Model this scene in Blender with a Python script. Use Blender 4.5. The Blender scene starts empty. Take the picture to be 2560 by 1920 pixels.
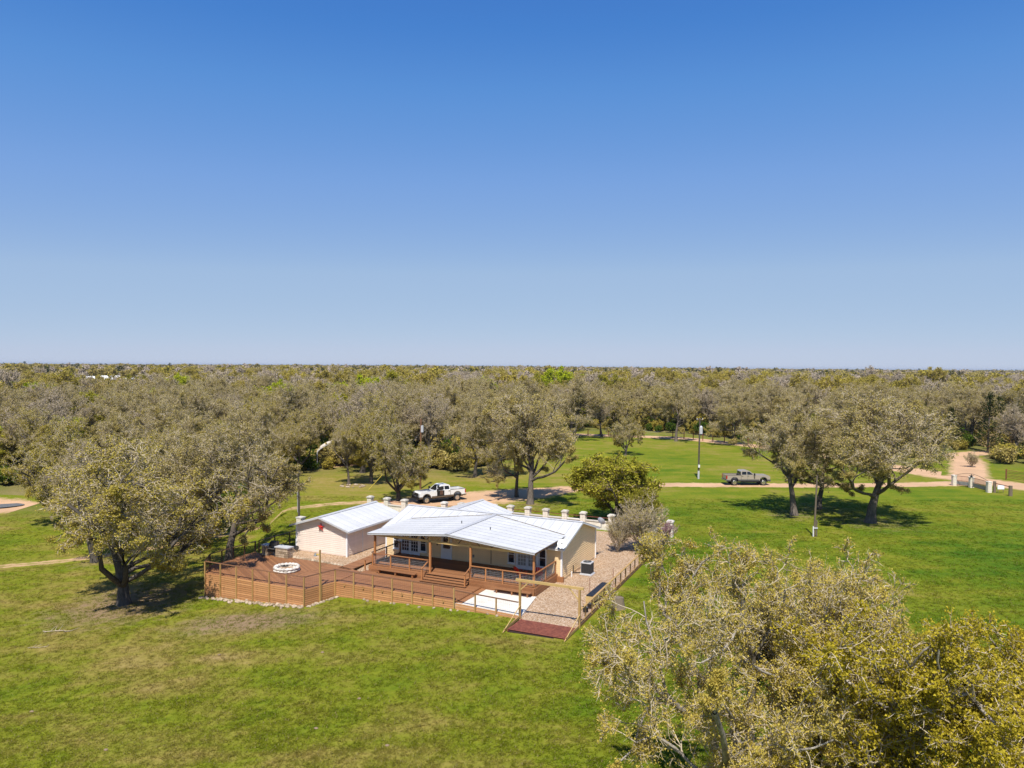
import bpy, math, random
import numpy as np
from mathutils import Matrix, Vector, Euler
R = math.radians
random.seed(7)
scene = bpy.context.scene
COL = scene.collection
# ------------------------------------------------------------------ camera, sky, sun
CAM_H = 16.5
cam_d = bpy.data.cameras.new('camera'); cam = bpy.data.objects.new('camera', cam_d); COL.objects.link(cam)
cam_d.sensor_fit = 'HORIZONTAL'; cam_d.sensor_width = 36.0; cam_d.lens = 36.0 * 1870 / 2560
cam_d.clip_start = 0.5; cam_d.clip_end = 60000
cam.matrix_world = Matrix.Translation((0, 0, CAM_H)) @ Matrix.Rotation(R(90) - math.atan(44 / 1870), 4, 'X') @ Matrix.Rotation(R(0.40), 4, 'Z')
scene.camera = cam
SUN_EL, SUN_AZ = R(58), R(187)          # azimuth clockwise from +Y (behind the camera, a little to the left)
wd = bpy.data.worlds.new('World'); scene.world = wd; wd.use_nodes = True
nt = wd.node_tree; nt.nodes.clear()
sky = nt.nodes.new('ShaderNodeTexSky'); sky.sky_type = 'NISHITA'; sky.sun_disc = False
sky.sun_elevation = SUN_EL; sky.sun_rotation = SUN_AZ
sky.altitude = 0; sky.air_density = 0.6; sky.dust_density = 0.0; sky.ozone_density = 1.0
bg = nt.nodes.new('ShaderNodeBackground'); bg.inputs[1].default_value = 0.102
wo = nt.nodes.new('ShaderNodeOutputWorld')
# one colour response for the whole dome (deep saturated blue of the photograph), a function of the sky's own radiance only
sc_ = nt.nodes.new('ShaderNodeSeparateColor'); cc_ = nt.nodes.new('ShaderNodeCombineColor'); nt.links.new(sky.outputs[0], sc_.inputs[0])
CURVES = [[(0, 0), (.105, .058), (.133, .107), (.195, .195), (.366, .352), (.94, .50), (4, .9)],
          [(0, 0), (.178, .212), (.223, .287), (.319, .366), (.565, .503), (1., .575), (4, .9)],
          [(0, 0), (.2, .40), (.337, .597), (.413, .672), (.565, .73), (1., .742), (4, .95)]]
for ch in range(3):
    m1 = nt.nodes.new('ShaderNodeMath'); m1.operation = 'MULTIPLY'; m1.inputs[1].default_value = .13 / 4; nt.links.new(sc_.outputs[ch], m1.inputs[0])
    fc = nt.nodes.new('ShaderNodeValToRGB'); el = fc.color_ramp.elements
    while len(el) < len(CURVES[ch]): el.new(.5)
    for e_, (a_, b_) in zip(el, CURVES[ch]): e_.position = a_ / 4; e_.color = (b_, b_, b_, 1)
    m2 = nt.nodes.new('ShaderNodeMath'); m2.operation = 'DIVIDE'; m2.inputs[1].default_value = .13
    nt.links.new(m1.outputs[0], fc.inputs[0]); nt.links.new(fc.outputs[0], m2.inputs[0]); nt.links.new(m2.outputs[0], cc_.inputs[ch])
nt.links.new(cc_.outputs[0], bg.inputs[0]); nt.links.new(bg.outputs[0], wo.inputs[0])
sl = bpy.data.lights.new('sun', 'SUN'); so = bpy.data.objects.new('sun', sl); COL.objects.link(so)
sl.energy = 5.0; sl.angle = R(0.5); sl.color = (1.0, 0.95, 0.87)
to_sun = Vector((math.sin(SUN_AZ) * math.cos(SUN_EL), math.cos(SUN_AZ) * math.cos(SUN_EL), math.sin(SUN_EL)))
so.rotation_euler = to_sun.to_track_quat('Z', 'Y').to_euler(); so.location = (0, -20, 60)
scene.view_settings.view_transform = 'Standard'; scene.view_settings.look = 'None'
scene.view_settings.exposure = 0.36; scene.view_settings.gamma = 1.0
scene.cycles.max_bounces = 5; scene.cycles.diffuse_bounces = 3; scene.cycles.glossy_bounces = 2
scene.cycles.transmission_bounces = 2; scene.cycles.transparent_max_bounces = 4
scene.cycles.caustics_reflective = False; scene.cycles.caustics_refractive = False

# ------------------------------------------------------------------ materials
MATS = {}
class NT:
    def __init__(s, name):
        s.m = bpy.data.materials.new(name); s.m.use_nodes = True; s.t = s.m.node_tree; s.t.nodes.clear()
        s.out = s.n('OutputMaterial'); MATS[name] = s.m
    def n(s, typ, **kw):
        nd = s.t.nodes.new('ShaderNode' + typ)
        for k, v in kw.items(): setattr(nd, k, v)
        return nd
    def l(s, a, b): s.t.links.new(a, b)
    def noise(s, scale, detail=3, rough=.55, vec=None, stretch=None):
        nd = s.n('TexNoise'); nd.inputs['Scale'].default_value = scale; nd.inputs['Detail'].default_value = detail
        nd.inputs['Roughness'].default_value = rough
        if vec is None:
            tc = s.n('TexCoord'); vec = tc.outputs['Object']
        if stretch:
            mp = s.n('Mapping'); mp.inputs['Scale'].default_value = stretch; s.l(vec, mp.inputs[0]); vec = mp.outputs[0]
        s.l(vec, nd.inputs['Vector']); return nd.outputs['Fac']
    def ramp(s, fac, stops):
        nd = s.n('ValToRGB'); e = nd.color_ramp.elements
        while len(e) < len(stops): e.new(0.5)
        for el, (p, c) in zip(e, stops):
            el.position = p; el.color = (*c, 1) if len(c) == 3 else c
        s.l(fac, nd.inputs[0]); return nd.outputs[0]
    def rng(s, fac, a, b, c=0., d=1.):
        nd = s.n('MapRange'); nd.inputs[1].default_value = a; nd.inputs[2].default_value = b
        nd.inputs[3].default_value = c; nd.inputs[4].default_value = d; s.l(fac, nd.inputs[0]); return nd.outputs[0]
    def mix(s, fac, a, b, mode='MIX'):
        nd = s.n('Mix'); nd.data_type = 'RGBA'; nd.blend_type = mode
        for v, i in ((fac, 0), (a, 6), (b, 7)):
            if isinstance(v, (int, float)): nd.inputs[i].default_value = v
            elif isinstance(v, tuple): nd.inputs[i].default_value = (*v, 1)
            else: s.l(v, nd.inputs[i])
        return nd.outputs[2]
    def math(s, op, a, b=0.):
        nd = s.n('Math', operation=op)
        for v, i in ((a, 0), (b, 1)):
            if isinstance(v, (int, float)): nd.inputs[i].default_value = v
            else: s.l(v, nd.inputs[i])
        return nd.outputs[0]
    def vary(s, col, fac, amount=.35):          # brightness multiply 1-amount .. 1+amount
        v = s.rng(fac, 0, 1, 1 - amount, 1 + amount)
        cb = s.n('CombineColor'); [s.l(v, cb.inputs[i]) for i in range(3)]
        return s.mix(1.0, col, cb.outputs[0], 'MULTIPLY')
    def bsdf(s, col, rough=.7, metal=0., bump=None, bstr=.3, bdist=.02, spec=.5):
        p = s.n('BsdfPrincipled'); p.inputs['Roughness'].default_value = rough; p.inputs['Metallic'].default_value = metal
        p.inputs['Specular IOR Level'].default_value = spec
        if isinstance(col, tuple): p.inputs[0].default_value = (*col, 1)
        else: s.l(col, p.inputs[0])
        if bump is not None:
            b = s.n('Bump'); b.inputs['Strength'].default_value = bstr; b.inputs['Distance'].default_value = bdist
            s.l(bump, b.inputs['Height']); s.l(b.outputs[0], p.inputs['Normal'])
        s.l(p.outputs[0], s.out.inputs[0]); return p
    def objrand(s): return s.n('ObjectInfo').outputs['Random']
    def island(s): return s.n('NewGeometry').outputs['Random Per Island']
    def pos(s): return s.n('NewGeometry').outputs['Position']
    def attr(s, name):
        a = s.n('Attribute'); a.attribute_name = name; return a.outputs['Fac']

def plain(name, col, rough=.6, metal=0., noise=.15, scale=6., spec=.5):
    t = NT(name); n = t.noise(scale, 4)
    t.bsdf(t.vary(t.mix(0., col, col), n, noise * 2), rough, metal, spec=spec); return t.m
def wood(name, c1, c2, rough=.65, grain=(1, 14, 14)):
    t = NT(name); r = t.objrand(); g = t.noise(3.0, 4, .65, stretch=grain); w = t.noise(.9, 3)
    base = t.mix(r, c1, c2); base = t.vary(base, g, .35); base = t.vary(base, w, .25)
    t.bsdf(base, rough, bump=g, bstr=.25, bdist=.01); return t.m
wood('deck_wood', (.19, .082, .033), (.31, .14, .058))
wood('trim_wood', (.25, .105, .04), (.33, .145, .057))
wood('slat_wood', (.43, .20, .08), (.60, .30, .125))
wood('post_wood', (.36, .21, .07), (.44, .27, .095), grain=(10, 10, 1))
wood('cedar_wood', (.36, .145, .045), (.44, .19, .065), grain=(10, 10, 1))
wood('beam_wood', (.50, .33, .12), (.58, .40, .16))
wood('dark_wood', (.05, .026, .015), (.085, .04, .022))
wood('grey_wood', (.14, .105, .075), (.20, .15, .10), grain=(9, 9, 1))
wood('rail_brown', (.15, .07, .032), (.20, .095, .045))
def siding(name, c):
    t = NT(name); n = t.noise(1.3, 4); r = t.objrand()
    t.bsdf(t.vary(t.vary(t.mix(0., c, c), n, .12), r, .035), .55); return t.m
siding('cream_siding', (.88, .67, .39)); siding('pink_siding', (.86, .745, .655))
plain('white_trim', (.80, .80, .80), .5, noise=.05); plain('white_door', (.72, .74, .76), .45, noise=.04)
t = NT('galvalume'); n = t.noise(.8, 5, .6); st = t.noise(2.2, 4, .7, stretch=(1, 7, 1)); r = t.objrand()
c = t.mix(t.rng(n, .35, .7), (.50, .50, .505), (.57, .57, .57)); c = t.vary(c, r, .05); c = t.vary(c, st, .08)
t.bsdf(c, .6, .0, spec=.25)
plain('seam_metal', (.44, .44, .45), .5, .0); plain('valley_metal', (.22, .19, .15), .7, .0, noise=.4, scale=3)
t = NT('glass'); t.bsdf((.015, .02, .028), .06)
t = NT('shaded_glass'); t.bsdf((.30, .30, .28), .08)
plain('black_metal', (.018, .018, .02), .45); plain('dark_grey', (.06, .062, .065), .5); plain('mid_grey', (.22, .22, .22), .5)
plain('light_grey', (.48, .48, .49), .5); plain('steel', (.42, .42, .43), .35, .8); plain('wire_metal', (.52, .52, .53), .45, .3)
plain('red_paint', (.40, .025, .018), .4); plain('green_lid', (.02, .28, .13), .5); plain('white_plastic', (.72, .72, .70), .5)
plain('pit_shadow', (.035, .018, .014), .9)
t = NT('rust'); n = t.noise(5, 5); t.bsdf(t.mix(t.rng(n, .3, .7), (.12, .028, .018), (.24, .07, .04)), .7, bump=n)
t = NT('limestone'); n = t.noise(3.5, 5); r = t.objrand(); i = t.island()
c = t.mix(i, (.62, .53, .42), (.78, .72, .62)); c = t.vary(c, n, .35); t.bsdf(c, .85, bump=n, bstr=.5, bdist=.04)
t = NT('white_stone'); n = t.noise(3.5, 5); r = t.objrand()
c = t.mix(r, (.46, .42, .36), (.68, .64, .58)); c = t.vary(c, n, .3); t.bsdf(c, .85, bump=n, bstr=.5, bdist=.04)
t = NT('field_stone'); n = t.noise(5, 5); r = t.objrand()
c = t.mix(r, (.24, .175, .11), (.48, .38, .27)); c = t.vary(c, n, .4); t.bsdf(c, .9, bump=n, bstr=.5, bdist=.04)
t = NT('concrete_slab'); n = t.noise(.9, 6, .65); n2 = t.noise(14, 4)
c = t.mix(t.rng(n, .35, .7), (.58, .54, .46), (.72, .68, .60)); c = t.vary(c, n2, .12); t.bsdf(c, .9)
# truck materials
t = NT('white_paint'); p = t.bsdf((.78, .78, .77), .3); p.inputs['Coat Weight'].default_value = .6
t = NT('tan_paint'); p = t.bsdf((.12, .085, .06), .35); p.inputs['Coat Weight'].default_value = .4
t = NT('pewter_paint'); p = t.bsdf((.40, .345, .28), .35, .15); p.inputs['Coat Weight'].default_value = .5
plain('tyre', (.022, .021, .02), .85); plain('chrome', (.62, .60, .58), .18, .9); plain('tail_lamp', (.45, .01, .01), .25)
plain('head_lamp', (.6, .62, .65), .15); plain('seat_fabric', (.10, .05, .03), .9)
plain('tarp', (.72, .64, .55), .6, noise=.2); plain('barn_white', (.78, .77, .75), .6); plain('barn_dark', (.03, .032, .05), .6)
plain('barn_rust', (.28, .12, .08), .7); plain('yellow_plastic', (.55, .42, .05), .5); plain('sign_white', (.8, .82, .85), .5)
plain('sign_green', (.03, .25, .08), .5); plain('water', (.22, .22, .24), .08)
plain('tan_rock', (.24, .17, .105), .9, noise=.3)
t = NT('hay'); n = t.noise(20, 4); t.bsdf(t.mix(n, (.30, .20, .10), (.50, .38, .22)), .95)

# ------------------------------------------------------------------ house frame and terrain
TH = R(25.0); OX, OY = 3.878, 56.98
CT, ST = math.cos(TH), math.sin(TH)
def wor(hx, hy): return (OX + hx * CT + hy * ST, OY - hx * ST + hy * CT)
def locf(x, y):
    dx, dy = x - OX, y - OY
    return dx * CT - dy * ST, dx * ST + dy * CT
def sst(a, b, x):
    t = np.clip((x - a) / (b - a), 0, 1); return t * t * (3 - 2 * t)
def terrain(x, y):
    x = np.asarray(x, float); y = np.asarray(y, float)
    hx, hy = locf(x, y)
    pl = .058 * (hx - .5) + .03 * (hy + 8.5)
    pl = np.where(pl < -2.2, -2.2 + (pl + 2.2) * .25, pl); pl = np.maximum(pl, -3.2)
    pl = -np.log1p(np.exp(-np.clip(pl, -20, 20) * 9)) / 9           # soft min(0, plane)
    back = np.clip(-26 - hx, 0, 40) * 1.3
    w = 1 - sst(-7.4, -3.2, hy - back)
    far = 1 - sst(95, 150, np.hypot(x, y))
    und = .10 * np.sin(x * .11 + 1.3) * np.sin(y * .09 + .4) * sst(30, 60, np.abs(hx + 9) + np.abs(hy))
    hill = 3.0 * sst(900, 3000, np.hypot(x, y)) + 2.0 * np.sin(x * .0021 + 2) * sst(500, 1500, np.hypot(x, y))
    return pl * w * far + und * sst(60, 90, y) + hill
def tz(x, y): return float(terrain(x, y))
def ghl(hx, hy): return tz(*wor(hx, hy))
def gpt(u, v):                                  # a point seen in the photograph -> the place on the ground where it stands
    x = (u - 1280) / 1870; y = -(v - 960) / 1870
    c, s = math.cos(R(.4)), math.sin(R(.4)); xl, yl = x * c - y * s, x * s + y * c
    pt = math.atan(44 / 1870); cp, sp = math.cos(pt), math.sin(pt)
    r = (xl, cp + yl * sp, -sp + yl * cp); z = 0.
    for _ in range(12):
        t = (z - CAM_H) / r[2]; z = tz(r[0] * t, r[1] * t)
    return r[0] * t, r[1] * t, z

# ------------------------------------------------------------------ mesh helpers
def mesh_np(name, V, F, mats=(), mi=None, smooth=False):
    """V (n,3); F list of arrays (m,k) of polygons"""
    me = bpy.data.meshes.new(name); V = np.asarray(V, np.float32)
    me.vertices.add(len(V)); me.vertices.foreach_set('co', V.ravel())
    tot = sum(f.size for f in F); npol = sum(len(f) for f in F)
    me.loops.add(tot); me.polygons.add(npol)
    me.loops.foreach_set('vertex_index', np.concatenate([f.ravel() for f in F]).astype(np.int32))
    k = np.concatenate([np.full(len(f), f.shape[1]) for f in F]); st = np.concatenate([[0], np.cumsum(k)[:-1]])
    me.polygons.foreach_set('loop_start', st.astype(np.int32))
    for m in mats: me.materials.append(MATS[m])
    if mi is not None: me.polygons.foreach_set('material_index', np.asarray(mi, np.int32))
    if smooth: me.polygons.foreach_set('use_smooth', np.ones(npol, bool))
    me.update(calc_edges=True); return me
def tag(o, label=None, cat=None, group=None, kind=None):
    for k, v in (('label', label), ('category', cat), ('group', group), ('kind', kind)):
        if v: o[k] = v
    return o
def link(name, data, parent=None, loc=(0, 0, 0), rot=(0, 0, 0)):
    o = bpy.data.objects.new(name, data); COL.objects.link(o); o.location = loc; o.rotation_euler = rot
    if parent is not None: o.parent = parent
    return o
def thing(name, label, cat, loc, rz=0., group=None):
    return tag(link(name, None, None, loc, (0, 0, rz)), label, cat, group)
BASES = {}
def hthing(name, label, cat, hx, hy, z=0., group=None):      # a thing in the house frame
    x, y = wor(hx, hy); o = thing(name, label, cat, (x, y, z), -TH, group); BASES[o.name] = (hx, hy, z); return o
def base(par):
    return BASES.get(par.name, (0, 0, 0)) if par is not None else (0, 0, 0)
class MB:
    def __init__(s): s.v = []; s.f = []
    def add(s, vs, fs):
        o = len(s.v); s.v += [tuple(v) for v in vs]; s.f += [tuple(i + o for i in f) for f in fs]
    def box(s, c, d, rz=0., tilt=None):
        hx, hy, hz = d[0] / 2, d[1] / 2, d[2] / 2
        vs = [Vector((x, y, z)) for x in (-hx, hx) for y in (-hy, hy) for z in (-hz, hz)]
        m = Matrix.Rotation(rz, 3, 'Z')
        if tilt is not None: m = tilt
        s.add([m @ v + Vector(c) for v in vs], [(0, 1, 3, 2), (4, 6, 7, 5), (0, 4, 5, 1), (2, 3, 7, 6), (0, 2, 6, 4), (1, 5, 7, 3)])
    def beam(s, a, b, w, h):
        a, b = Vector(a), Vector(b); d = b - a; L = d.length; x = d.normalized()
        up = Vector((0, 0, 1)) if abs(x.z) < .95 else Vector((0, 1, 0))
        y = up.cross(x).normalized(); z = x.cross(y)
        s.box((a + b) / 2, (L, w, h), tilt=Matrix((x, y, z)).transposed())
    def cyl(s, a, b, r0, r1=None, n=10, cap=True):
        r1 = r0 if r1 is None else r1
        a, b = Vector(a), Vector(b); x = (b - a).normalized(); up = Vector((0, 0, 1)) if abs(x.z) < .95 else Vector((0, 1, 0))
        y = up.cross(x).normalized(); z = x.cross(y); vs = []
        for p, r in ((a, r0), (b, r1)):
            vs += [p + (y * math.cos(2 * math.pi * i / n) + z * math.sin(2 * math.pi * i / n)) * r for i in range(n)]
        fs = [(i, (i + 1) % n, n + (i + 1) % n, n + i) for i in range(n)]
        if cap: fs += [tuple(reversed(range(n))), tuple(range(n, 2 * n))]
        s.add(vs, fs)
    def prism(s, poly, ax, a, b):                  # polygon extruded along axis ax from a to b; poly in the two other axes
        def P(q, t):
            return [(t, q[0], q[1]), (q[0], t, q[1]), (q[0], q[1], t)][ax]
        n = len(poly); vs = [P(q, a) for q in poly] + [P(q, b) for q in poly]
        s.add(vs, [(i, (i + 1) % n, n + (i + 1) % n, n + i) for i in range(n)] + [tuple(reversed(range(n))), tuple(range(n, 2 * n))])
    def blob(s, c, r, rng, n=7, m=4):
        vs = []; c = Vector(c)
        for j in range(m + 1):
            th = math.pi * j / m
            for i in range(n):
                k = rng.uniform(.8, 1.12)
                vs.append(c + Vector((r[0] * math.sin(th) * math.cos(2 * math.pi * i / n) * k, r[1] * math.sin(th) * math.sin(2 * math.pi * i / n) * k, r[2] * math.cos(th) * (k if 0 < j < m else 1))))
        s.add(vs, [(j * n + i, (j + 1) * n + i, (j + 1) * n + (i + 1) % n, j * n + (i + 1) % n) for j in range(m) for i in range(n)])
    def mesh(s, mat, off=(0, 0, 0), smooth=False, fix=True):
        me = bpy.data.meshes.new('m'); o = Vector(off)
        me.from_pydata([Vector(v) - o for v in s.v], [], s.f); me.materials.append(MATS[mat])
        if smooth: me.polygons.foreach_set('use_smooth', np.ones(len(me.polygons), bool))
        if fix:
            import bmesh
            bm = bmesh.new(); bm.from_mesh(me); bmesh.ops.recalc_face_normals(bm, faces=bm.faces); bm.to_mesh(me); bm.free()
        me.update(); return me
    def build(s, name, mat, par=None, smooth=False, sub=None):
        """par: thing; sub: part object the new one goes under"""
        o = link(name, s.mesh(mat, base(par), smooth), sub if sub is not None else par); return o
PIECES = {}
def piece(par, name, mat, c, d, rot=(0, 0, 0), sub=None):     # a plain board / post: a box that shares its mesh with all of its size
    d = tuple(round(q, 3) for q in d); k = (d, mat)
    if k not in PIECES:
        m = MB(); m.box((0, 0, 0), d); PIECES[k] = m.mesh(mat)
    b = base(par)
    return link(name, PIECES[k], sub if sub is not None else par, (c[0] - b[0], c[1] - b[1], c[2] - b[2]), rot)
def bar(par, name, mat, a, b_, w, h, sub=None):               # a board between two points
    a, b_ = Vector(a), Vector(b_); d = b_ - a; x = d.normalized()
    up = Vector((0, 0, 1)) if abs(x.z) < .95 else Vector((0, 1, 0)); y = up.cross(x).normalized(); z = x.cross(y)
    return piece(par, name, mat, (a + b_) / 2, (d.length, w, h), Matrix((x, y, z)).transposed().to_euler(), sub)
# ------------------------------------------------------------------ ground
def grass_col(t, lit=None):
    P = t.pos()
    big = t.noise(.055, 4, .6, P); med = t.noise(.35, 4, .6, P); fine = t.noise(2.6, 5, .7, P)
    mp = t.n('Mapping'); mp.inputs['Rotation'].default_value = (0, 0, R(35)); mp.inputs['Scale'].default_value = (.10, .42, 1); t.l(P, mp.inputs[0])
    streak = t.noise(1., 4, .6, mp.outputs[0])
    # the lawn by the gravel drive side is greener, the slope before the deck drier
    sep = t.n('SeparateXYZ'); t.l(P, sep.inputs[0])
    side = t.rng(sep.outputs[0], -4, 14, 0, 1)
    f = t.math('ADD', t.math('MULTIPLY', big, .8), t.math('ADD', t.math('MULTIPLY', med, .55), t.math('MULTIPLY', streak, .55)))
    f = t.math('ADD', f, t.math('MULTIPLY', fine, .22))
    f = t.math('ADD', f, t.math('MULTIPLY', side, -.17))
    back = t.rng(sep.outputs[1], 84, 112, 0, 1)
    f = t.math('ADD', f, t.math('MULTIPLY', back, .13))
    c = t.ramp(t.rng(f, .665, 1.37), [(0., (.052, .114, .004)), (.25, (.104, .150, .006)), (.50, (.164, .179, .012)), (.76, (.235, .190, .042)), (1., (.31, .225, .088))])
    return c, fine
t = NT('ground'); c, fine = grass_col(t)
lit = t.attr('litter'); n = t.noise(1.1, 5, .65, t.pos()); sp = t.noise(9, 4, .7, t.pos())
k = t.math('ADD', lit, t.math('MULTIPLY', t.math('SUBTRACT', n, .5), 1.2)); k = t.math('MULTIPLY', t.rng(k, .3, .8), t.rng(lit, .02, .15))
lc = t.mix(sp, (.12, .08, .045), (.36, .25, .14))
c = t.mix(k, c, lc)
wl = t.attr('woods'); n2 = t.noise(.09, 5, .65, t.pos())
wc = t.ramp(n2, [(.35, (.075, .11, .012)), (.55, (.16, .14, .05)), (.7, (.24, .18, .09))])
c = t.mix(t.math('MULTIPLY', wl, .85), c, wc); c = t.vary(c, fine, .3)
t.bsdf(c, .95, bump=fine, bstr=.6, bdist=.12, spec=.1)
t = NT('grass_blade'); c, fine = grass_col(t); i = t.island()
c = t.vary(c, i, .35); c = t.mix(t.rng(i, .86, .9), c, (.30, .25, .10))
d = t.n('BsdfDiffuse'); tr = t.n('BsdfTranslucent'); ms = t.n('MixShader'); ms.inputs[0].default_value = .45
t.l(c, d.inputs[0]); t.l(c, tr.inputs[0]); t.l(d.outputs[0], ms.inputs[1]); t.l(tr.outputs[0], ms.inputs[2]); t.l(ms.outputs[0], t.out.inputs[0])
t = NT('dirt'); c, fine = grass_col(t); la = t.attr('lat'); P = t.pos()
n = t.noise(.9, 5, .65, P); sp = t.noise(7, 5, .7, P); n3 = t.noise(.25, 3, .5, P)
dc = t.mix(sp, (.42, .25, .135), (.61, .405, .25)); dc = t.vary(dc, n3, .25)
tr_ = t.attr('centre')
k = t.math('ADD', la, t.math('MULTIPLY', t.math('SUBTRACT', n, .5), .9)); k = t.rng(k, .55, .85)
k2 = t.math('MULTIPLY', tr_, t.rng(n, .35, .6)); k = t.math('MAXIMUM', k, k2)
c = t.mix(k, dc, c); t.bsdf(c, .95, bump=sp, bstr=.5, bdist=.05, spec=.1)
t = NT('gravel'); P = t.pos(); vo = t.n('TexVoronoi'); vo.inputs['Scale'].default_value = 17.; t.l(P, vo.inputs['Vector'])
sep = t.n('SeparateColor'); t.l(vo.outputs['Color'], sep.inputs[0]); n = t.noise(.5, 4, .6, P)
gc = t.ramp(sep.outputs[0], [(0., (.25, .145, .075)), (.35, (.41, .265, .155)), (.75, (.54, .385, .255)), (1., (.66, .54, .42))])
gc = t.vary(gc, n, .22); hgt = t.rng(vo.outputs['Distance'], 0, .7, 1, 0)
t.bsdf(gc, .95, bump=hgt, bstr=.9, bdist=.05, spec=.1)

def smooth_lines(lo, hi, d0, far, growth=1.18):
    a = list(np.arange(lo, hi + 1e-6, d0)); s = d0; v = a[-1]; r = []
    while v < far: s *= growth; v += s; r.append(v)
    s = d0; v = a[0]; l = []
    while v > -far: s *= growth; v -= s; l.append(v)
    return np.array(l[::-1] + a + r)
gx = smooth_lines(-70, 90, 1.1, 14000); gy = smooth_lines(12, 130, 1.1, 14000); gy = gy[gy > -400]
X, Y = np.meshgrid(gx, gy); nx, ny = len(gx), len(gy)
V = np.stack([X.ravel(), Y.ravel(), terrain(X, Y).ravel()], 1)
ii = (np.arange(ny - 1)[:, None] * nx + np.arange(nx - 1)).ravel()
me = mesh_np('ground', V, [np.stack([ii, ii + 1, ii + nx + 1, ii + nx], 1)], ['ground'], smooth=True)
GROUND = tag(link('ground', me), kind='structure')
LITTER = []                                  # (x, y, radius, strength) filled in by trees, written at the end
# woods edge as distance from the viewpoint's foot by bearing (x/y)
EDGE_B = np.array([-.95, -.70, -.52, -.42, -.36, -.30, -.22, -.14, -.07, 0., .02, .10, .22, .34, .50, .62, .70, .95])
EDGE_D = np.array([116, 112, 100, 92, 96, 114, 119, 115, 113, 130, 182, 192, 188, 172, 156, 152, 155, 140.])
def edge(b): return np.interp(b, EDGE_B, EDGE_D)

def strip(name, pts, widths, mat, z=.012, centre=0., step=1.0, kind='structure', thin=0.):
    P = np.array(pts, float); W = np.array(widths, float)
    s = np.concatenate([[0], np.cumsum(np.hypot(*np.diff(P, axis=0).T))]); n = max(8, int(s[-1] / step)); q = np.linspace(0, s[-1], n)
    # smooth curve through the points
    def cr(a):
        out = np.interp(q, s, a)
        k = max(3, int(n * .06)) | 1; pad = np.pad(out, k // 2, mode='edge'); return np.convolve(pad, np.ones(k) / k, 'valid')
    x, y, w = cr(P[:, 0]), cr(P[:, 1]), cr(W); tx, ty = np.gradient(x), np.gradient(y); L = np.hypot(tx, ty); nxv, nyv = -ty / L, tx / L
    M = 11; lat = np.linspace(-1, 1, M); VX = x[:, None] + nxv[:, None] * lat * w[:, None] * .5; VY = y[:, None] + nyv[:, None] * lat * w[:, None] * .5
    V = np.stack([VX.ravel(), VY.ravel(), (terrain(VX, VY) + z).ravel()], 1)
    i = (np.arange(n - 1)[:, None] * M + np.arange(M - 1)).ravel()
    me = mesh_np(name, V, [np.stack([i, i + M, i + M + 1, i + 1], 1)], [mat], smooth=True)
    a = me.attributes.new('lat', 'FLOAT', 'POINT'); a.data.foreach_set('value', np.tile(np.abs(lat) + thin, n).astype(np.float32))
    a = me.attributes.new('centre', 'FLOAT', 'POINT'); a.data.foreach_set('value', np.tile(np.exp(-(lat / .22) ** 2) * centre, n).astype(np.float32))
    ROADS.append((x, y, w)); return tag(link(name, me), kind=kind)
ROADS = []
strip('county_road', [(-6, 190), (8, 187), (17.8, 181), (40.6, 174), (52.7, 156), (60, 138), (66, 120), (71.5, 106), (82, 92), (100, 78)], [6, 6.5, 7.5, 8, 8, 8.5, 9.5, 9.5, 9, 9], 'dirt', .016)
strip('side_road', [(70, 114), (76, 124), (82, 134), (86, 144), (94, 149), (112, 150), (130, 150)], [7.5, 7.5, 7.5, 7.5, 7.5, 7, 7], 'dirt', .024)
strip('driveway', [(66, 108.5), (56, 106.5), (40, 104.8), (20.3, 104.6), (8, 101), (-2, 96), (-9, 92)], [6, 5, 4.8, 4.8, 6, 9, 9], 'dirt', .020, .0)
strip('parking_dirt', [(8, 100.5), (0, 95.5), (-6, 92), (-12, 89.5), (-16, 88)], [6, 12, 13, 9, 4], 'dirt', .028)
strip('wheel_track', [(-12, 91), (-21, 89), (-30, 82), (-36, 76), (-42, 71), (-50, 68), (-62, 66)], [4.4, 4.0, 3.6, 3.4, 3.2, 3., 3.], 'dirt', .020, 1.0, thin=.33)
strip('dirt_patch', [gpt(800, 1168)[:2], gpt(905, 1160)[:2]], [4, 4.5], 'dirt', .016)
strip('pond_bank', [gpt(-160, 1262)[:2], gpt(0, 1266)[:2], gpt(70, 1270)[:2]], [12, 12, 7], 'dirt', .016)
pb = MB(); p0 = gpt(-18, 1264); vs = [(p0[0] + 3.6 * math.cos(a) * (1 + .1 * math.sin(3 * a)), p0[1] + 1.9 * math.sin(a), p0[2] + .05) for a in np.linspace(0, 2 * math.pi, 24, endpoint=False)]
pb.add(vs, [tuple(range(24))]); tag(pb.build('pond', 'water'), kind='structure')

# ------------------------------------------------------------------ tree builder
def leaf_mat(name, c1, c2, tl=.3, var=.3):
    t = NT(name); i = t.island(); r = t.objrand()
    c = t.mix(t.math('FRACT', t.math('ADD', t.math('MULTIPLY', i, .6), r)), c1, c2); c = t.vary(c, i, var); c = t.vary(c, r, .15)
    d = t.n('BsdfDiffuse'); tr = t.n('BsdfTranslucent'); ms = t.n('MixShader'); ms.inputs[0].default_value = tl
    t.l(c, d.inputs[0]); t.l(c, tr.inputs[0]); t.l(d.outputs[0], ms.inputs[1]); t.l(tr.outputs[0], ms.inputs[2]); t.l(ms.outputs[0], t.out.inputs[0])
leaf_mat('leaf_olive', (.345, .29, .05), (.48, .38, .08))
leaf_mat('leaf_gold', (.46, .375, .03), (.60, .47, .05), .38)
leaf_mat('leaf_tan', (.35, .285, .085), (.47, .375, .125))
leaf_mat('leaf_spring', (.45, .36, .07), (.58, .45, .10), .38)
leaf_mat('leaf_green', (.27, .255, .028), (.40, .355, .045))
leaf_mat('leaf_lime', (.33, .40, .012), (.48, .50, .03))
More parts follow.
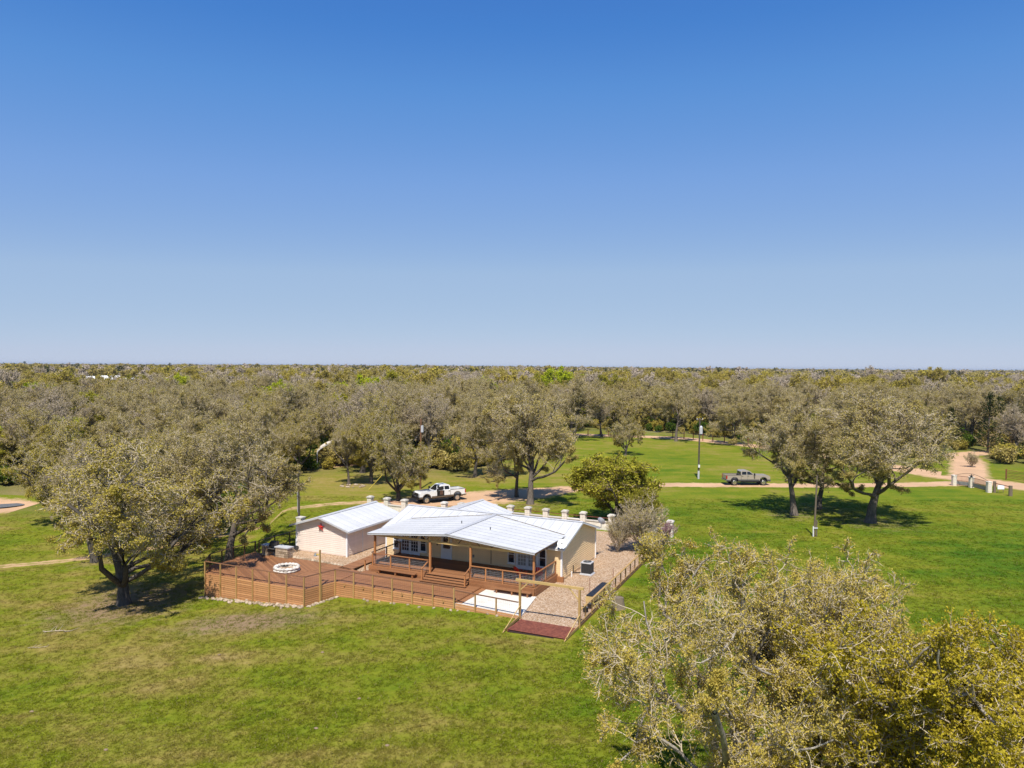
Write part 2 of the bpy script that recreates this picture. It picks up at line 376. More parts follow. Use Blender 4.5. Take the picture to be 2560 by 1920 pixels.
leaf_mat('leaf_deep', (.055, .105, .012), (.11, .16, .02))
leaf_mat('leaf_cedar', (.018, .032, .008), (.045, .060, .016), .1)
leaf_mat('leaf_pink', (.30, .14, .17), (.42, .22, .26))
def bark(name, c1, c2):
    t = NT(name); n = t.noise(2.2, 5, .7, stretch=(3, 3, 1)); i = t.island()
    c = t.mix(t.rng(n, .3, .7), c1, c2); c = t.vary(c, i, .2); t.bsdf(c, .95, bump=n, bstr=.6, bdist=.05, spec=.1)
bark('bark_oak', (.065, .052, .042), (.20, .165, .135)); bark('bark_dark', (.045, .038, .032), (.14, .12, .10))
bark('bark_lichen', (.12, .10, .08), (.40, .36, .30)); bark('twig_grey', (.37, .305, .205), (.55, .465, .335)); bark('twig_tan', (.35, .26, .14), (.49, .375, .215)); bark('twig_pale', (.35, .285, .215), (.50, .41, .315))

def norm(v): return v / np.maximum(np.linalg.norm(v, axis=-1, keepdims=True), 1e-9)
def grow(rng, p, d, L, K, curl, up, sag=0.):
    N = len(p); out = np.empty((N, K + 1, 3)); out[:, 0] = p; dd = norm(d); cur = p.copy(); st = (L / K)[:, None]
    for k in range(K):
        dd = dd + rng.normal(0, curl, (N, 3)); dd[:, 2] += up - sag * k / K; dd = norm(dd); cur = cur + dd * st; out[:, k + 1] = cur
    return out
def tubes(pts, rad, S):
    N, K1, _ = pts.shape
    tg = np.empty_like(pts); tg[:, 1:-1] = pts[:, 2:] - pts[:, :-2]; tg[:, 0] = pts[:, 1] - pts[:, 0]; tg[:, -1] = pts[:, -1] - pts[:, -2]; tg = norm(tg)
    ref = np.where(np.abs(tg[..., 2:3]) > .9, np.array([1., 0, 0]), np.array([0, 0, 1.]))
    a = norm(np.cross(tg, ref)); b = np.cross(tg, a); an = np.arange(S) * 2 * np.pi / S
    ring = pts[:, :, None, :] + rad[:, :, None, None] * (a[:, :, None, :] * np.cos(an)[None, None, :, None] + b[:, :, None, :] * np.sin(an)[None, None, :, None])
    V = ring.reshape(-1, 3); base_ = (np.arange(N)[:, None, None] * K1 + np.arange(K1 - 1)[None, :, None]) * S; j = np.arange(S)[None, None, :]; j2 = (j + 1) % S
    F = np.stack([base_ + j, base_ + S + j, base_ + S + j2, base_ + j2], -1).reshape(-1, 4)   # outward
    return V, F
def spawn(rng, pts, rad, n, t0, t1, ang, lfac, lens, keep=1., upb=0.):
    """children along parent polylines"""
    N, K1, _ = pts.shape; t = rng.uniform(t0, t1, (N, n)); t = np.sort(t, 1); t[:, -1] = np.where(rng.random(N) < .6, 1., t[:, -1])
    f = t * (K1 - 1); k = np.minimum(f.astype(int), K1 - 2); fr = (f - k)[..., None]; I = np.arange(N)[:, None]
    P = pts[I, k] * (1 - fr) + pts[I, k + 1] * fr; T = norm(pts[I, k + 1] - pts[I, k]); r = rad[I, k] * (1 - fr[..., 0]) + rad[I, k + 1] * fr[..., 0]
    rnd = rng.normal(0, 1, P.shape); pp = norm(rnd - (rnd * T).sum(-1, keepdims=True) * T); a = rng.uniform(ang[0], ang[1], t.shape)[..., None]
    D = T * np.cos(a) + pp * np.sin(a); D[..., 2] += upb
    Ln = lens[:, None] * rng.uniform(lfac[0], lfac[1], t.shape) * (1.15 - .45 * t)
    m = rng.random(t.shape) < keep
    return P[m], norm(D[m]), Ln[m], r[m]
def leaves(rng, pts, per, size, spread, flat=0.):
    N, K1, _ = pts.shape; t = rng.uniform(.15, 1.05, (N, per)); f = np.clip(t, 0, 1) * (K1 - 1); k = np.minimum(f.astype(int), K1 - 2); fr = (f - k)[..., None]; I = np.arange(N)[:, None]
    P = (pts[I, k] * (1 - fr) + pts[I, k + 1] * fr).reshape(-1, 3) + rng.normal(0, spread, (N * per, 3))
    M = len(P); u = norm(rng.normal(0, 1, (M, 3)) * np.array([1, 1, 1 - flat])); w = norm(np.cross(u, norm(rng.normal(0, 1, (M, 3))))); s = (size * rng.uniform(.6, 1.35, M))[:, None]
    V = np.stack([P - u * s * .5, P + w * s * .32, P + u * s * .5, P - w * s * .32], 1).reshape(-1, 3)
    i = np.arange(M) * 4; return V, np.stack([i, i + 1, i + 2, i + 3], 1)
def blades(rng, pts, w, seg3):
    # finest twigs: thin tapering slivers (one triangle, or a bent one of three)
    N = len(pts); a = pts[:, 0]; b = pts[:, -1]; d = norm(b - a); sd = norm(np.cross(d, norm(rng.normal(0, 1, (N, 3))))) * w[:, None]
    if not seg3:
        V = np.stack([a - sd, a + sd, b], 1).reshape(-1, 3); return V, np.arange(N * 3).reshape(-1, 3), None
    m = pts[:, 1]; V = np.stack([a - sd, a + sd, m + sd * .7, m - sd * .7, b], 1).reshape(-1, 3); i = np.arange(N) * 5
    return V, np.stack([i, i + 1, i + 2], 1), np.concatenate([np.stack([i, i + 2, i + 3], 1), np.stack([i + 3, i + 2, i + 4], 1)])
def tri_leaves(rng, pts, per, size, spread):
    N, K1, _ = pts.shape; t = rng.uniform(.1, 1.05, (N, per)); P = (pts[:, :1] * (1 - t[..., None]) + pts[:, -1:] * t[..., None]).reshape(-1, 3) + rng.normal(0, spread, (N * per, 3)); M = len(P)
    u = norm(rng.normal(0, 1, (M, 3))); w = norm(np.cross(u, norm(rng.normal(0, 1, (M, 3))))); s_ = (size * rng.uniform(.6, 1.4, M))[:, None]
    return np.stack([P - u * s_ * .5, P + w * s_ * .7, P + u * s_ * .5], 1).reshape(-1, 3), np.arange(M * 3).reshape(-1, 3)
def cat_parts(parts):
    V = []; F = {3: [], 4: []}; mi = {3: [], 4: []}; o = 0
    for v, f, m in parts:
        for ff in (f if isinstance(f, list) else [f]): F[ff.shape[1]].append(ff + o); mi[ff.shape[1]].append(np.full(len(ff), m))
        V.append(v); o += len(v)
    return np.concatenate(V), [np.concatenate(F[k]) for k in (3, 4) if F[k]], np.concatenate([np.concatenate(mi[k]) for k in (3, 4) if F[k]])
def make_tree(seed, h=12., trunk=2.5, tr=.36, n=(7, 7, 7, 7, 5), lens=(5.4, .58, .54, .5, .5), twig=(.012, .007), leaf=(4, .10), curl=.22, up=.05, mats=('bark_oak', 'twig_grey', 'leaf_olive'), lean=(0., 0.), Klast=2, S=(9, 7, 5, 4, 3), spread=(.75, 1.4), lowest=.6, sprd=.05, droop=0.):
    """level 0 trunk, 1 limbs, 2 branches -> part trunk; the rest -> part crown. Returns (trunk mesh, crown mesh)"""
    rng = np.random.default_rng(seed); tp = []; cp = []
    p = grow(rng, np.zeros((1, 3)) + [0, 0, -.25], np.array([[lean[0], lean[1], 1.]]), np.array([trunk * 1.45]), 8, .07, .03)
    rr = np.linspace(1, .42, 9)[None] * tr; rr[0, 0] *= 1.45; rr[0, 1] *= 1.1
    tp.append((*tubes(p, rr, S[0]), 0))
    lens0 = np.array([lens[0] / 1.0]); P, D, L, r = spawn(rng, p, rr, n[0], lowest, 1., spread, (.75, 1.15), lens0 / .8, 1., .25)
    # spread the limbs evenly round the trunk
    az = np.linspace(0, 2 * np.pi, len(P), endpoint=False) + rng.uniform(-.35, .35, len(P)); hz = np.hypot(D[:, 0], D[:, 1]); D[:, 0] = np.cos(az) * hz; D[:, 1] = np.sin(az) * hz
    P = np.concatenate([P, p[:, -1]]); D = np.concatenate([D, [[rng.normal(0, .25), rng.normal(0, .25), 1.]]]); L = np.concatenate([L, lens0 * .9]); r = np.concatenate([r, [tr * .6]])
    kmax = len(n); Ks = (7, 6, 5, 3, 2); cur = curl
    for lev in range(1, kmax + 1):
        K = Ks[min(lev - 1, 4)]
        last = lev == kmax
        if last: K = min(K, Klast)
        q = grow(rng, P, D, L, K, cur, up if lev < 3 else up * .5, droop if lev >= 2 else 0.)
        if lev == 1:
            tip = q[:, -1]; ez = np.mean(tip[:, 2]); er = np.percentile(np.hypot(tip[:, 0], tip[:, 1]), 72) * 1.12 + .4; eh = (tip[:, 2].max() - ez) * 1.05 + .6; cxy = tip[:, :2].mean(0) * .6
            m_ = np.hypot(tip[:, 0] - cxy[0], tip[:, 1] - cxy[1]) / er; f_ = np.where(m_ > .98, .98 / np.maximum(m_, .98), 1.)[:, None, None]; q = P[:, None] + (q - P[:, None]) * f_
        else:
            tip = q[:, -1]; m_ = np.sqrt(((tip[:, 0] - cxy[0]) ** 2 + (tip[:, 1] - cxy[1]) ** 2) / er ** 2 + ((tip[:, 2] - ez) / (eh * 1.35)) ** 2)
            f_ = np.where(m_ > 1.08 + rng.uniform(-.06, .1, len(m_)), .38, 1.)[:, None, None]; q = P[:, None] + (q - P[:, None]) * f_; L = L * f_[:, 0, 0]
        if lev <= 2: r0 = np.clip(r * (.62 if lev == 1 else .58), .03, None)
        else: r0 = np.clip(r * .55, twig[1] if last else twig[0], .06)
        r1 = np.maximum(r0 * (.45 if not last else .5), twig[1] * .7)
        rad = r0[:, None] + (r1 - r0)[:, None] * np.linspace(0, 1, K + 1)[None]
        s = S[min(lev, 4)]
        if last:
            v_, f_a, f_b = blades(rng, q, r0 * 1.15, Klast > 1); cp.append((v_, [f_a] if f_b is None else [f_a, f_b], 0))
        else: (tp if lev <= 2 else cp).append((*tubes(q, rad, s), 0))
        if last or lev == kmax - 1:
            per, size = leaf
            if not last: per = max(1, per // 2)
            if per > 0: cp.append((*tri_leaves(rng, q, per, size, sprd), 1))
        if last: break
        P, D, L, r = spawn(rng, q, rad, n[lev], .22 if lev == 1 else .12, 1., (.45, 1.15), (.7, 1.2), L * lens[lev], .95, .12 if lev < 3 else 0.)
        cur = min(cur * 1.12, .4)
    tv, tf, _ = cat_parts(tp); cv, cf, cm = cat_parts(cp)
    k = h / np.percentile(cv[:, 2], 99.7); tv[:] *= k; cv[:] *= k
    return mesh_np('trunk', tv, tf, [mats[0]], smooth=True), mesh_np('crown', cv, cf, [mats[1], mats[2]], cm)
def make_cedar(seed, h=9., w=2.4, nb=150, leaf=.22, per=16, mats=('bark_dark', 'twig_tan', 'leaf_cedar'), cone=True):
    rng = np.random.default_rng(seed); p = grow(rng, np.zeros((1, 3)) + [0, 0, -.2], np.array([[0, 0, 1.]]), np.array([h * .97]), 8, .03, .05); rr = np.linspace(.2, .03, 9)[None]
    tv, tf = tubes(p, rr, 7); zz = rng.uniform(.06, .98, nb) ** .85; az = rng.uniform(0, 6.283, nb); prof = (1 - zz) ** .75 + .1 if cone else np.sqrt(np.clip(1 - (zz * 1.6 - .75) ** 2, .05, 1))
    L = w * prof * rng.uniform(.6, 1.15, nb); f = zz * 8; k = np.minimum(f.astype(int), 7); P = p[0, k] + (p[0, k + 1] - p[0, k]) * (f - k)[:, None]
    q = grow(rng, P, np.stack([np.cos(az), np.sin(az), np.full(nb, .35)], 1), L, 4, .12, .08); r0 = np.clip(L * .02, .015, .05); rad = r0[:, None] * np.linspace(1, .4, 5)[None]
    parts = [(*tubes(q, rad, 3), 0), (*leaves(rng, q, per, leaf, .16), 1)]; cv, cf, cm = cat_parts(parts)
    return mesh_np('trunk', tv, [tf], [mats[0]], smooth=True), mesh_np('crown', cv, cf, [mats[1], mats[2]], cm)
def put(name, label, cat, meshes, loc, rz=0., sc=1., group=None, sz=None, litter=0., lean=None):
    o = thing(name, label, cat, loc, rz, group); o.scale = (sc, sc, sz if sz else sc)
    if lean: o.rotation_euler = (lean[0], lean[1], rz)
    link('trunk', meshes[0], o); link('crown', meshes[1], o)
    if litter: LITTER.append((loc[0], loc[1], 4.5 * sc, litter))
    return o
# ------------------------------------------------------------------ trees
MIDA = dict(Klast=1, tr=.29, lowest=.5, droop=.12, n=(8, 7, 7, 7, 11), twig=(.018, .012), leaf=(2, .075), S=(9, 6, 4, 3, 3), sprd=.08)
OAK = [make_tree(11, 12, mats=('bark_oak', 'twig_grey', 'leaf_tan'), **MIDA),
       make_tree(23, 12, trunk=2.9, mats=('bark_oak', 'twig_grey', 'leaf_tan'), **MIDA),
       make_tree(37, 11, trunk=2.0, curl=.27, mats=('bark_dark', 'twig_grey', 'leaf_olive'), **{**MIDA, 'droop': .24, 'lowest': .4}),
       make_tree(41, 12, trunk=2.6, curl=.25, mats=('bark_dark', 'twig_grey', 'leaf_tan'), **MIDA)]
FAR = dict(Klast=1, n=(7, 6, 7, 9), lens=(5., .6, .54, .5), twig=(.036, .026), S=(6, 4, 3, 3, 3), sprd=.16)
WOAK = [make_tree(51, 11, leaf=(4, .16), mats=('bark_dark', 'twig_tan', 'leaf_tan'), **FAR),
        make_tree(52, 11, leaf=(4, .16), mats=('bark_dark', 'twig_tan', 'leaf_olive'), **FAR),
        make_tree(53, 11, leaf=(4, .16), mats=('bark_oak', 'twig_grey', 'leaf_tan'), trunk=2.8, **FAR),
        make_tree(54, 11, leaf=(4, .16), mats=('bark_dark', 'twig_grey', 'leaf_olive'), trunk=2.2, **FAR)]
FARB = dict(FAR); FARB['n'] = (7, 6, 7, 12)
WBARE = [make_tree(61, 12, leaf=(1, .13), mats=('bark_oak', 'twig_pale', 'leaf_tan'), trunk=3., up=.1, **FARB), make_tree(62, 12, leaf=(1, .13), mats=('bark_dark', 'twig_pale', 'leaf_tan'), trunk=2.6, up=.08, **FARB)]
WGREEN = [make_tree(71, 9.5, leaf=(9, .22), mats=('bark_dark', 'twig_tan', 'leaf_lime'), **FAR), make_tree(72, 9.5, leaf=(9, .22), mats=('bark_dark', 'twig_tan', 'leaf_green'), **FAR)]
WCED = [make_cedar(81, 10., 2.6), make_cedar(82, 8.5, 3.2, cone=False)]
MBARE = [make_tree(63, 12, Klast=1, n=(8, 7, 7, 6, 10), twig=(.02, .014), leaf=(1, .06), S=(9, 6, 4, 3, 3), trunk=2.8, up=.08, mats=('bark_dark', 'twig_pale', 'leaf_tan'))]
# near trees, each where it stands
x, y, z = 7.7, 23.2, tz(7.7, 23.2)
BIG1 = make_tree(5, 11.0, trunk=2.4, tr=.38, lowest=.5, n=(9, 8, 8, 8, 10), lens=(5.2, .56, .52, .48, .52), twig=(.013, .0075), Klast=2, leaf=(5, .048), curl=.25, up=.03, mats=('bark_lichen', 'twig_grey', 'leaf_spring'), sprd=.04)
BIG2 = make_tree(8, 10.2, trunk=2.3, tr=.36, lowest=.5, n=(9, 8, 8, 7, 8), lens=(5.2, .56, .52, .48, .52), twig=(.012, .007), Klast=2, leaf=(8, .055), curl=.26, up=.02, mats=('bark_lichen', 'twig_grey', 'leaf_gold'), sprd=.05)
put('oak_tree', 'large grey-twigged oak with sparse olive leaves on the front lawn', 'tree', BIG1, (x, y, z), 0.4, .93, sz=.99, litter=1.)
put('oak_tree', 'golden-leaved oak growing beside the larger grey oak on the lawn', 'tree', BIG2, (12.1, 20.2, tz(12.1, 20.2)), 1.2, litter=.8)
def near(u, v, mi, top, label, rz=0., h=12., lean=None, w=1., src=None, litter=.5):
    if 'thin' in label or 'twiggy' in label or 'tall grey' in label: src, mi = MBARE, 0
    X_, Y_, Z_ = gpt(u, v); zt = CAM_H - (top - (916 + (u - 1280) * .007)) / 1870 * Y_       # crown height from where its top shows
    s = (zt - Z_) / h; put('oak_tree', label, 'tree', (src or OAK)[mi], (X_, Y_, Z_), rz, s * w, sz=s, litter=litter, lean=lean)
near(1985, 1288, 1, 1012, 'slender grey oak beside the drive, nearest the grey pickup', .3, w=1.1)
near(2046, 1272, 3, 1008, 'oak standing behind the short meter pole, between two larger oaks', 2.1, w=.95)
near(2175, 1306, 0, 988, 'broad forked oak spreading over the lawn by the entrance gate', 4.0, w=1.28)
near(1563, 1138, 2, 1040, 'small leaning oak alone on the open grass before the road', 1.0, 11, (0, R(14)), 1.0)
near(1690, 1103, 1, 960, 'tall oak by the roadside fence posts', 5.0, w=.95)
near(1832, 1112, 3, 972, 'rounded brown oak by the roadside fence behind the utility pole', .6, w=1.)
near(1435, 1098, 3, 938, 'large dark-limbed oak at the end of the road fence', 2.6, w=1.05)
near(1505, 1092, 1, 985, 'thin oak beside the large dark-limbed oak by the road', 1.6, w=.7)
near(997, 1252, 2, 1062, 'low spreading oak beside the white pickup', 3.4, 11, w=1.0)
near(872, 1213, 1, 1040, 'slim oak by the small ring of white stones', 1.9, w=.7)
near(927, 1209, 2, 985, 'crooked oak beyond the white stone ring', .2, 11, w=.75)
near(906, 1182, 1, 960, 'tall grey oak beside the arched shelter', 4.4, w=.85)
near(1187, 1192, 3, 1000, 'grey oak behind the white pickup bed', 2.9, w=.85)
near(1325, 1260, 0, 975, 'dark-trunked broad oak behind the stone boundary wall', 5.6, w=1.0)
near(1292, 1243, 3, 1010, 'leaning oak at the edge of the parking dirt', 1.1, lean=(0, R(-7)), w=.75)
near(312, 1510, 2, 1100, 'spreading oak on the grass slope left of the wooden deck', 4.2, 11, w=1.22, litter=.9)
near(571, 1432, 1, 1062, 'twisting grey oak growing up through the fire pit deck', 5.3, w=1.15, litter=.2)
near(488, 1350, 3, 1090, 'dark-trunked oak just behind the deck fence', .9, w=.95)
near(436, 1335, 2, 1075, 'oak beside the wheel track behind the deck', 3.7, 11, w=1.0)
near(180, 1310, 2, 1050, 'dense drooping olive oak by the pond', 1.4, 11, w=.95)
near(330, 1300, 0, 1040, 'olive oak beyond the wheel track near the pond', .1, w=.9)
near(520, 1325, 0, 1075, 'oak leaning over the wheel track behind the deck tree', 2.7, w=.75)
near(392, 1350, 1, 1110, 'twiggy grey oak between the slope oak and the wheel track', .5, w=.8)
near(455, 1388, 3, 1120, 'twisted dark oak close behind the corner of the fire pit deck', 4.6, w=.72)
near(238, 1405, 1, 1105, 'twiggy grey oak at the wheel track behind the slope oak', 2.2, w=.85)
near(1080, 1168, 1, 985, 'tall thin oak beyond the brown utility pole', 3.3, w=.8)
near(1238, 1190, 2, 1010, 'crooked oak beyond the parking dirt', 4.9, 11, w=.85)
near(985, 1152, 0, 965, 'olive oak beyond the low oak by the pickup', 1.7, w=.9)
near(770, 1140, 3, 960, 'grey oak at the woods edge behind the arched shelter', 5.9, w=.95)
# shrubs and other kinds
YAU = make_tree(91, 5.2, Klast=1, trunk=.7, tr=.12, n=(9, 6, 8, 11), lens=(2.6, .6, .5, .5), twig=(.018, .012), leaf=(5, .115), up=.06, curl=.2, mats=('bark_dark', 'twig_tan', 'leaf_green'), S=(6, 5, 4, 3, 3), sprd=.09, spread=(.3, 1.3), lowest=.2)
xx, yy = wor(-2.4, 22.6); put('shrub_tree', 'rounded yellow-green tree between the house and the driveway', 'tree', YAU, (xx, yy, 0), .4, 1.75, sz=1.4)
xx, yy = wor(.6, 21.3); put('shrub_tree', 'smaller yellow-green tree hugging the stone wall corner', 'tree', YAU, (xx, yy, 0), 2.2, .8)
CRP = make_tree(93, 4.0, trunk=.35, tr=.09, Klast=1, n=(14, 7, 7, 9), lens=(2.6, .5, .5, .5), twig=(.012, .009), leaf=(1, .07), up=.16, curl=.13, mats=('twig_grey', 'twig_pale', 'leaf_tan'), S=(5, 4, 3, 3, 3), spread=(.25, 1.0), lowest=.1)
xx, yy = wor(3.1, 12.2); put('bare_shrub', 'bare grey many-stemmed shrub beyond the house end wall', 'shrub', CRP, (xx, yy, 0), .3, 1.6, sz=1.3)
xx, yy = wor(1.2, 11.0); put('bare_shrub', 'bare twiggy shrub close behind the house corner', 'shrub', CRP, (xx, yy, 0), 2.3, .95)
PNK = make_tree(94, 2.2, trunk=.3, tr=.05, Klast=1, n=(10, 6, 6, 7), lens=(1.5, .5, .5, .5), twig=(.01, .008), leaf=(2, .06), up=.16, curl=.13, mats=('twig_grey', 'twig_pale', 'leaf_pink'), S=(5, 4, 3, 3, 3), spread=(.25, 1.0), lowest=.1)
xx, yy = wor(4.4, 15.6); put('flowering_shrub', 'pink-flowering shrub beside the corner stone pillar', 'shrub', PNK, (xx, yy, 0), .3, 1.)
xx, yy = wor(-17.4, 4.6); put('bare_shrub', 'thin bare shrub between the shed and the house', 'shrub', CRP, (xx, yy, 0), 4.3, .72)
p_ = gpt(2430, 1168); put('brush_bush', 'dry bush on the grass by the side road', 'bush', CRP, p_, 1., .8, sz=.7)
for i, (u, v, s, lb) in enumerate(((2470, 1132, 1.25, 'tall dark cedar at the woods edge above the side road'), (2530, 1128, 1.05, 'broad dark cedar next to the tallest cedar by the side road'), (2385, 1120, .9, 'dark cedar behind the dry roadside bush'), (1870, 1062, 1.0, 'dark rounded cedar behind the roadside oaks'), (2300, 1105, .9, 'dark cedar half hidden behind the broad lawn oak'))):
    put('cedar_tree', lb, 'tree', WCED[i % 2], gpt(u, v), i * 1.3, s)
for i, (u, d, s_) in enumerate(((905, 215, 1.2), (960, 236, 1.3), (1400, 310, 1.45), (1362, 322, 1.2), (700, 205, 1.1), (682, 182, 1.0), (300, 116, .72), (345, 122, .66), (170, 330, 1.1), (345, 305, 1.1), (445, 292, 1.15), (1520, 300, 1.2), (1210, 262, 1.1))):
    b_ = (u - 1280) / 1870; y_ = d / math.hypot(1, b_); x_ = b_ * y_
    put('leafy_tree', ('lime' if i % 3 else 'yellow') + '-green tree ' + ('standing out of the woods behind the pickups', 'among brown oaks beyond the county road', 'in fresh leaf beyond the pond', 'near the far farm')[0 if u in (905, 960, 700, 682, 1210) else 1 if u > 1300 else 2 if d < 130 else 3], 'tree', WGREEN[1 if d < 130 else i % 2], (x_, y_, tz(x_, y_)), i * 1.1, s_ * 1.18, 'leafing green trees in the woods')
# ------------------------------------------------------------------ woods
rw = np.random.default_rng(4)
pts = []; r = 95.
while r < 4200:
    sp = 9.2 + max(0, r - 200) / 130
    nb = int(1.9 * r / sp); a = np.linspace(-.95, .95, nb) + rw.uniform(-.5, .5, nb) * 1.9 / max(nb, 1); rr = r + rw.uniform(-.5, .5, nb) * sp
    pts.append(np.stack([np.sin(a) * rr, np.cos(a) * rr], 1)); r += sp * .92
W = np.concatenate(pts); D_ = np.hypot(W[:, 0], W[:, 1]); B_ = W[:, 0] / W[:, 1]
ok = (W[:, 1] > 40) & (D_ > edge(B_) + 2)
gapn = np.sin(W[:, 0] * .043 + 1) * np.sin(W[:, 1] * .037 + 2) + .5 * np.sin(W[:, 0] * .11 + W[:, 1] * .08); ok &= ~((gapn > .78) & (D_ < 700))
for (rx, ry, rwd) in ROADS[:2]:
    dm = np.min(np.hypot(W[:, 0, None] - rx[None, ::4], W[:, 1, None] - ry[None, ::4]), 1); ok &= dm > 6.5
barn = np.array(gpt(240, 962)[:2]); dbarn = np.hypot(*(W - barn).T); ok &= dbarn > 34; bd = np.hypot(*barn)
ok &= ~((np.abs(B_ - barn[0] / barn[1]) < .06) & (D_ < bd) & (D_ > bd - 265))
ok &= np.abs(B_) < .86; ok &= np.hypot(W[:, 0] - p0[0], W[:, 1] - p0[1]) > 13
W = W[ok]; D_ = D_[ok]; B_ = B_[ok]; N = len(W)
kr = rw.random(N); far_n = sst(300, 800, D_)
cedp = .035 + .10 * far_n + .22 * sst(550, 1100, D_) + .16 * sst(.45, .65, B_) * (D_ < 330) + .10 * (np.sin(W[:, 0] * .02) * np.sin(W[:, 1] * .017) > .35)
grp = .13 - .06 * far_n; barep = .23
kind = np.where(kr < cedp, 2, np.where(kr < cedp + grp, 3, np.where(kr < cedp + grp + barep, 1, 0)))
kind = np.where((kind == 3) & (B_ > .45) & (D_ < 300), 2, kind)
scl = rw.uniform(.80, 1.14, N) * np.where(kind == 3, rw.uniform(.7, 1., N), 1.); scl *= 1 + .16 * np.sin(W[:, 0] / 61 + 1) * np.sin(W[:, 1] / 47) * sst(300, 500, D_) + np.where(rw.random(N) < .06, .3, 0.) * sst(350, 600, D_); rot = rw.uniform(0, 6.28, N); vi = rw.integers(0, 100, N); zz = terrain(W[:, 0], W[:, 1])
SHEL = gpt(842, 1158); order = np.argsort(D_); cnt = {0: 0, 1: 0, 2: 0, 3: 0}; LIM = {0: 190, 1: 75, 2: 45, 3: 32}; single = np.zeros(N, bool)
KN = {0: ('oak_tree', 'brown-olive oak among the dense woods beyond the clearing', 'tree', 'oaks in the woods', WOAK), 1: ('bare_tree', 'leafless pale grey tree among the woods', 'tree', 'bare trees in the woods', WBARE),
      2: ('cedar_tree', 'dark green cedar among the brown woods', 'tree', 'cedars in the woods', WCED), 3: ('leafy_tree', 'bright yellow-green leafing tree among the brown woods', 'tree', 'leafing green trees in the woods', WGREEN)}
for i in order:
    k = kind[i]
    if cnt[k] >= LIM[k] or D_[i] > 420: continue
    cnt[k] += 1; single[i] = True; nm, lb, ct, gr, src = KN[k]
    s_ = OAK if k == 0 and D_[i] < 235 else MBARE if k == 1 and D_[i] < 200 else src
    look = {0: ('tan-leaved oak', 'olive-leaved oak', 'grey-barked tan oak', 'grey-olive oak'), 1: ('pale bare tree', 'dark-limbed bare tree'), 2: ('pointed dark cedar', 'rounded dark cedar'), 3: ('lime-green leafing tree', 'yellow-green leafing tree')}[k][vi[i] % len(s_)]
    if s_ is OAK: look = ('large brown oak', 'large grey-tan oak', 'large crooked oak', 'large grey oak')[vi[i] % 4]
    rd = np.min(np.hypot(ROADS[0][0] - W[i, 0], ROADS[0][1] - W[i, 1])); sh = math.hypot(W[i, 0] - SHEL[0], W[i, 1] - SHEL[1]); pd = math.hypot(W[i, 0] - p0[0], W[i, 1] - p0[1]); de = D_[i] - edge(B_[i])
    where = 'beside the county road' if rd < 22 else 'close round the arched shelter' if sh < 22 else 'near the pond' if pd < 32 else 'at the edge of the woods behind the pickups' if de < 16 and abs(B_[i]) < .3 else 'at the edge of the woods' if de < 16 else 'standing back in the woods' if de < 70 else 'deep in the woods'
    lb = look + ' ' + where
    put(nm, lb, ct, s_[vi[i] % len(s_)], (W[i, 0], W[i, 1], zz[i]), rot[i], scl[i], gr)
# the rest of the woods reads as one mass: geometry-node instances
def joined(me2):
    a, b = me2; out = []; V = []; F = []; MI = []; mats = []; o = 0
    for m in (a, b):
        n_ = len(m.vertices); v = np.empty(n_ * 3, np.float32); m.vertices.foreach_get('co', v); V.append(v.reshape(-1, 3))
        l_ = np.empty(len(m.loops), np.int32); m.loops.foreach_get('vertex_index', l_); k_ = np.empty(len(m.polygons), np.int32); m.polygons.foreach_get('loop_total', k_)
        n3 = int((k_ == 3).sum()); F += [x for x in (l_[:n3 * 3].reshape(-1, 3) + o, l_[n3 * 3:].reshape(-1, 4) + o) if len(x)]; o += n_
        q = np.empty(len(m.polygons), np.int32); m.polygons.foreach_get('material_index', q); MI.append(q + len(mats)); mats += [x.name for x in m.materials]
    return mesh_np('wood_tree', np.concatenate(V), F, mats, np.concatenate(MI))
VF = dict(n=(6, 5, 6), lens=(4.4, .62, .55), twig=(.06, .05), S=(4, 3, 3, 3, 3), sprd=.35, leaf=(8, .75))
SM = dict(Klast=1, n=(6, 6, 6, 9), lens=(5., .6, .54, .5), twig=(.05, .04), S=(5, 3, 3, 3, 3), sprd=.2, leaf=(5, .32))
protos = [joined(make_tree(200 + i, (10, 12.5, 11, 9, 13, 10.5)[i], up=(.03, .1, .06, .02, .12, .06)[i], mats=('bark_dark', 'twig_tan' if i % 2 else 'twig_grey', lf), **{**SM, 'leaf': (lfp[0] - 1, lfp[1] * .8)})) for i, (lf, lfp) in enumerate((('leaf_tan', (5, .32)), ('leaf_olive', (5, .32)), ('leaf_tan', (4, .32)), ('leaf_olive', (4, .32)), ('twig_pale', (3, .22)), ('twig_pale', (3, .22))))]
protos += [joined(m) for m in WCED] + [joined(make_tree(210 + i, 9.5, mats=('bark_dark', 'twig_tan', lf), **{**SM, 'leaf': (7, .34)})) for i, lf in enumerate(('leaf_lime', 'leaf_green'))]
protos += [joined(make_tree(101, 11, mats=('bark_dark', 'twig_tan', 'leaf_tan'), **VF)), joined(make_tree(102, 11, mats=('bark_dark', 'twig_tan', 'leaf_olive'), **VF)),
           joined(make_tree(103, 11, mats=('bark_dark', 'twig_pale', 'twig_pale'), **VF)), joined(make_cedar(104, 11, 3., 60, .6, 8, cone=False)), joined(make_tree(105, 10, mats=('bark_dark', 'twig_tan', 'leaf_green'), **VF))]
PC = bpy.data.collections.new('wood_tree_kinds')
for i, m in enumerate(protos): PC.objects.link(bpy.data.objects.new('k%02d' % i, m))
near_i = {0: [0, 1, 2, 3], 1: [4, 5], 2: [6, 7], 3: [8, 9]}; far_i = {0: [10, 11, 10], 1: [12], 2: [13], 3: [14]}
rest = np.where(~single)[0]; idx = np.array([(near_i if D_[i] < 600 else far_i)[kind[i]][vi[i] % len((near_i if D_[i] < 600 else far_i)[kind[i]])] for i in rest])
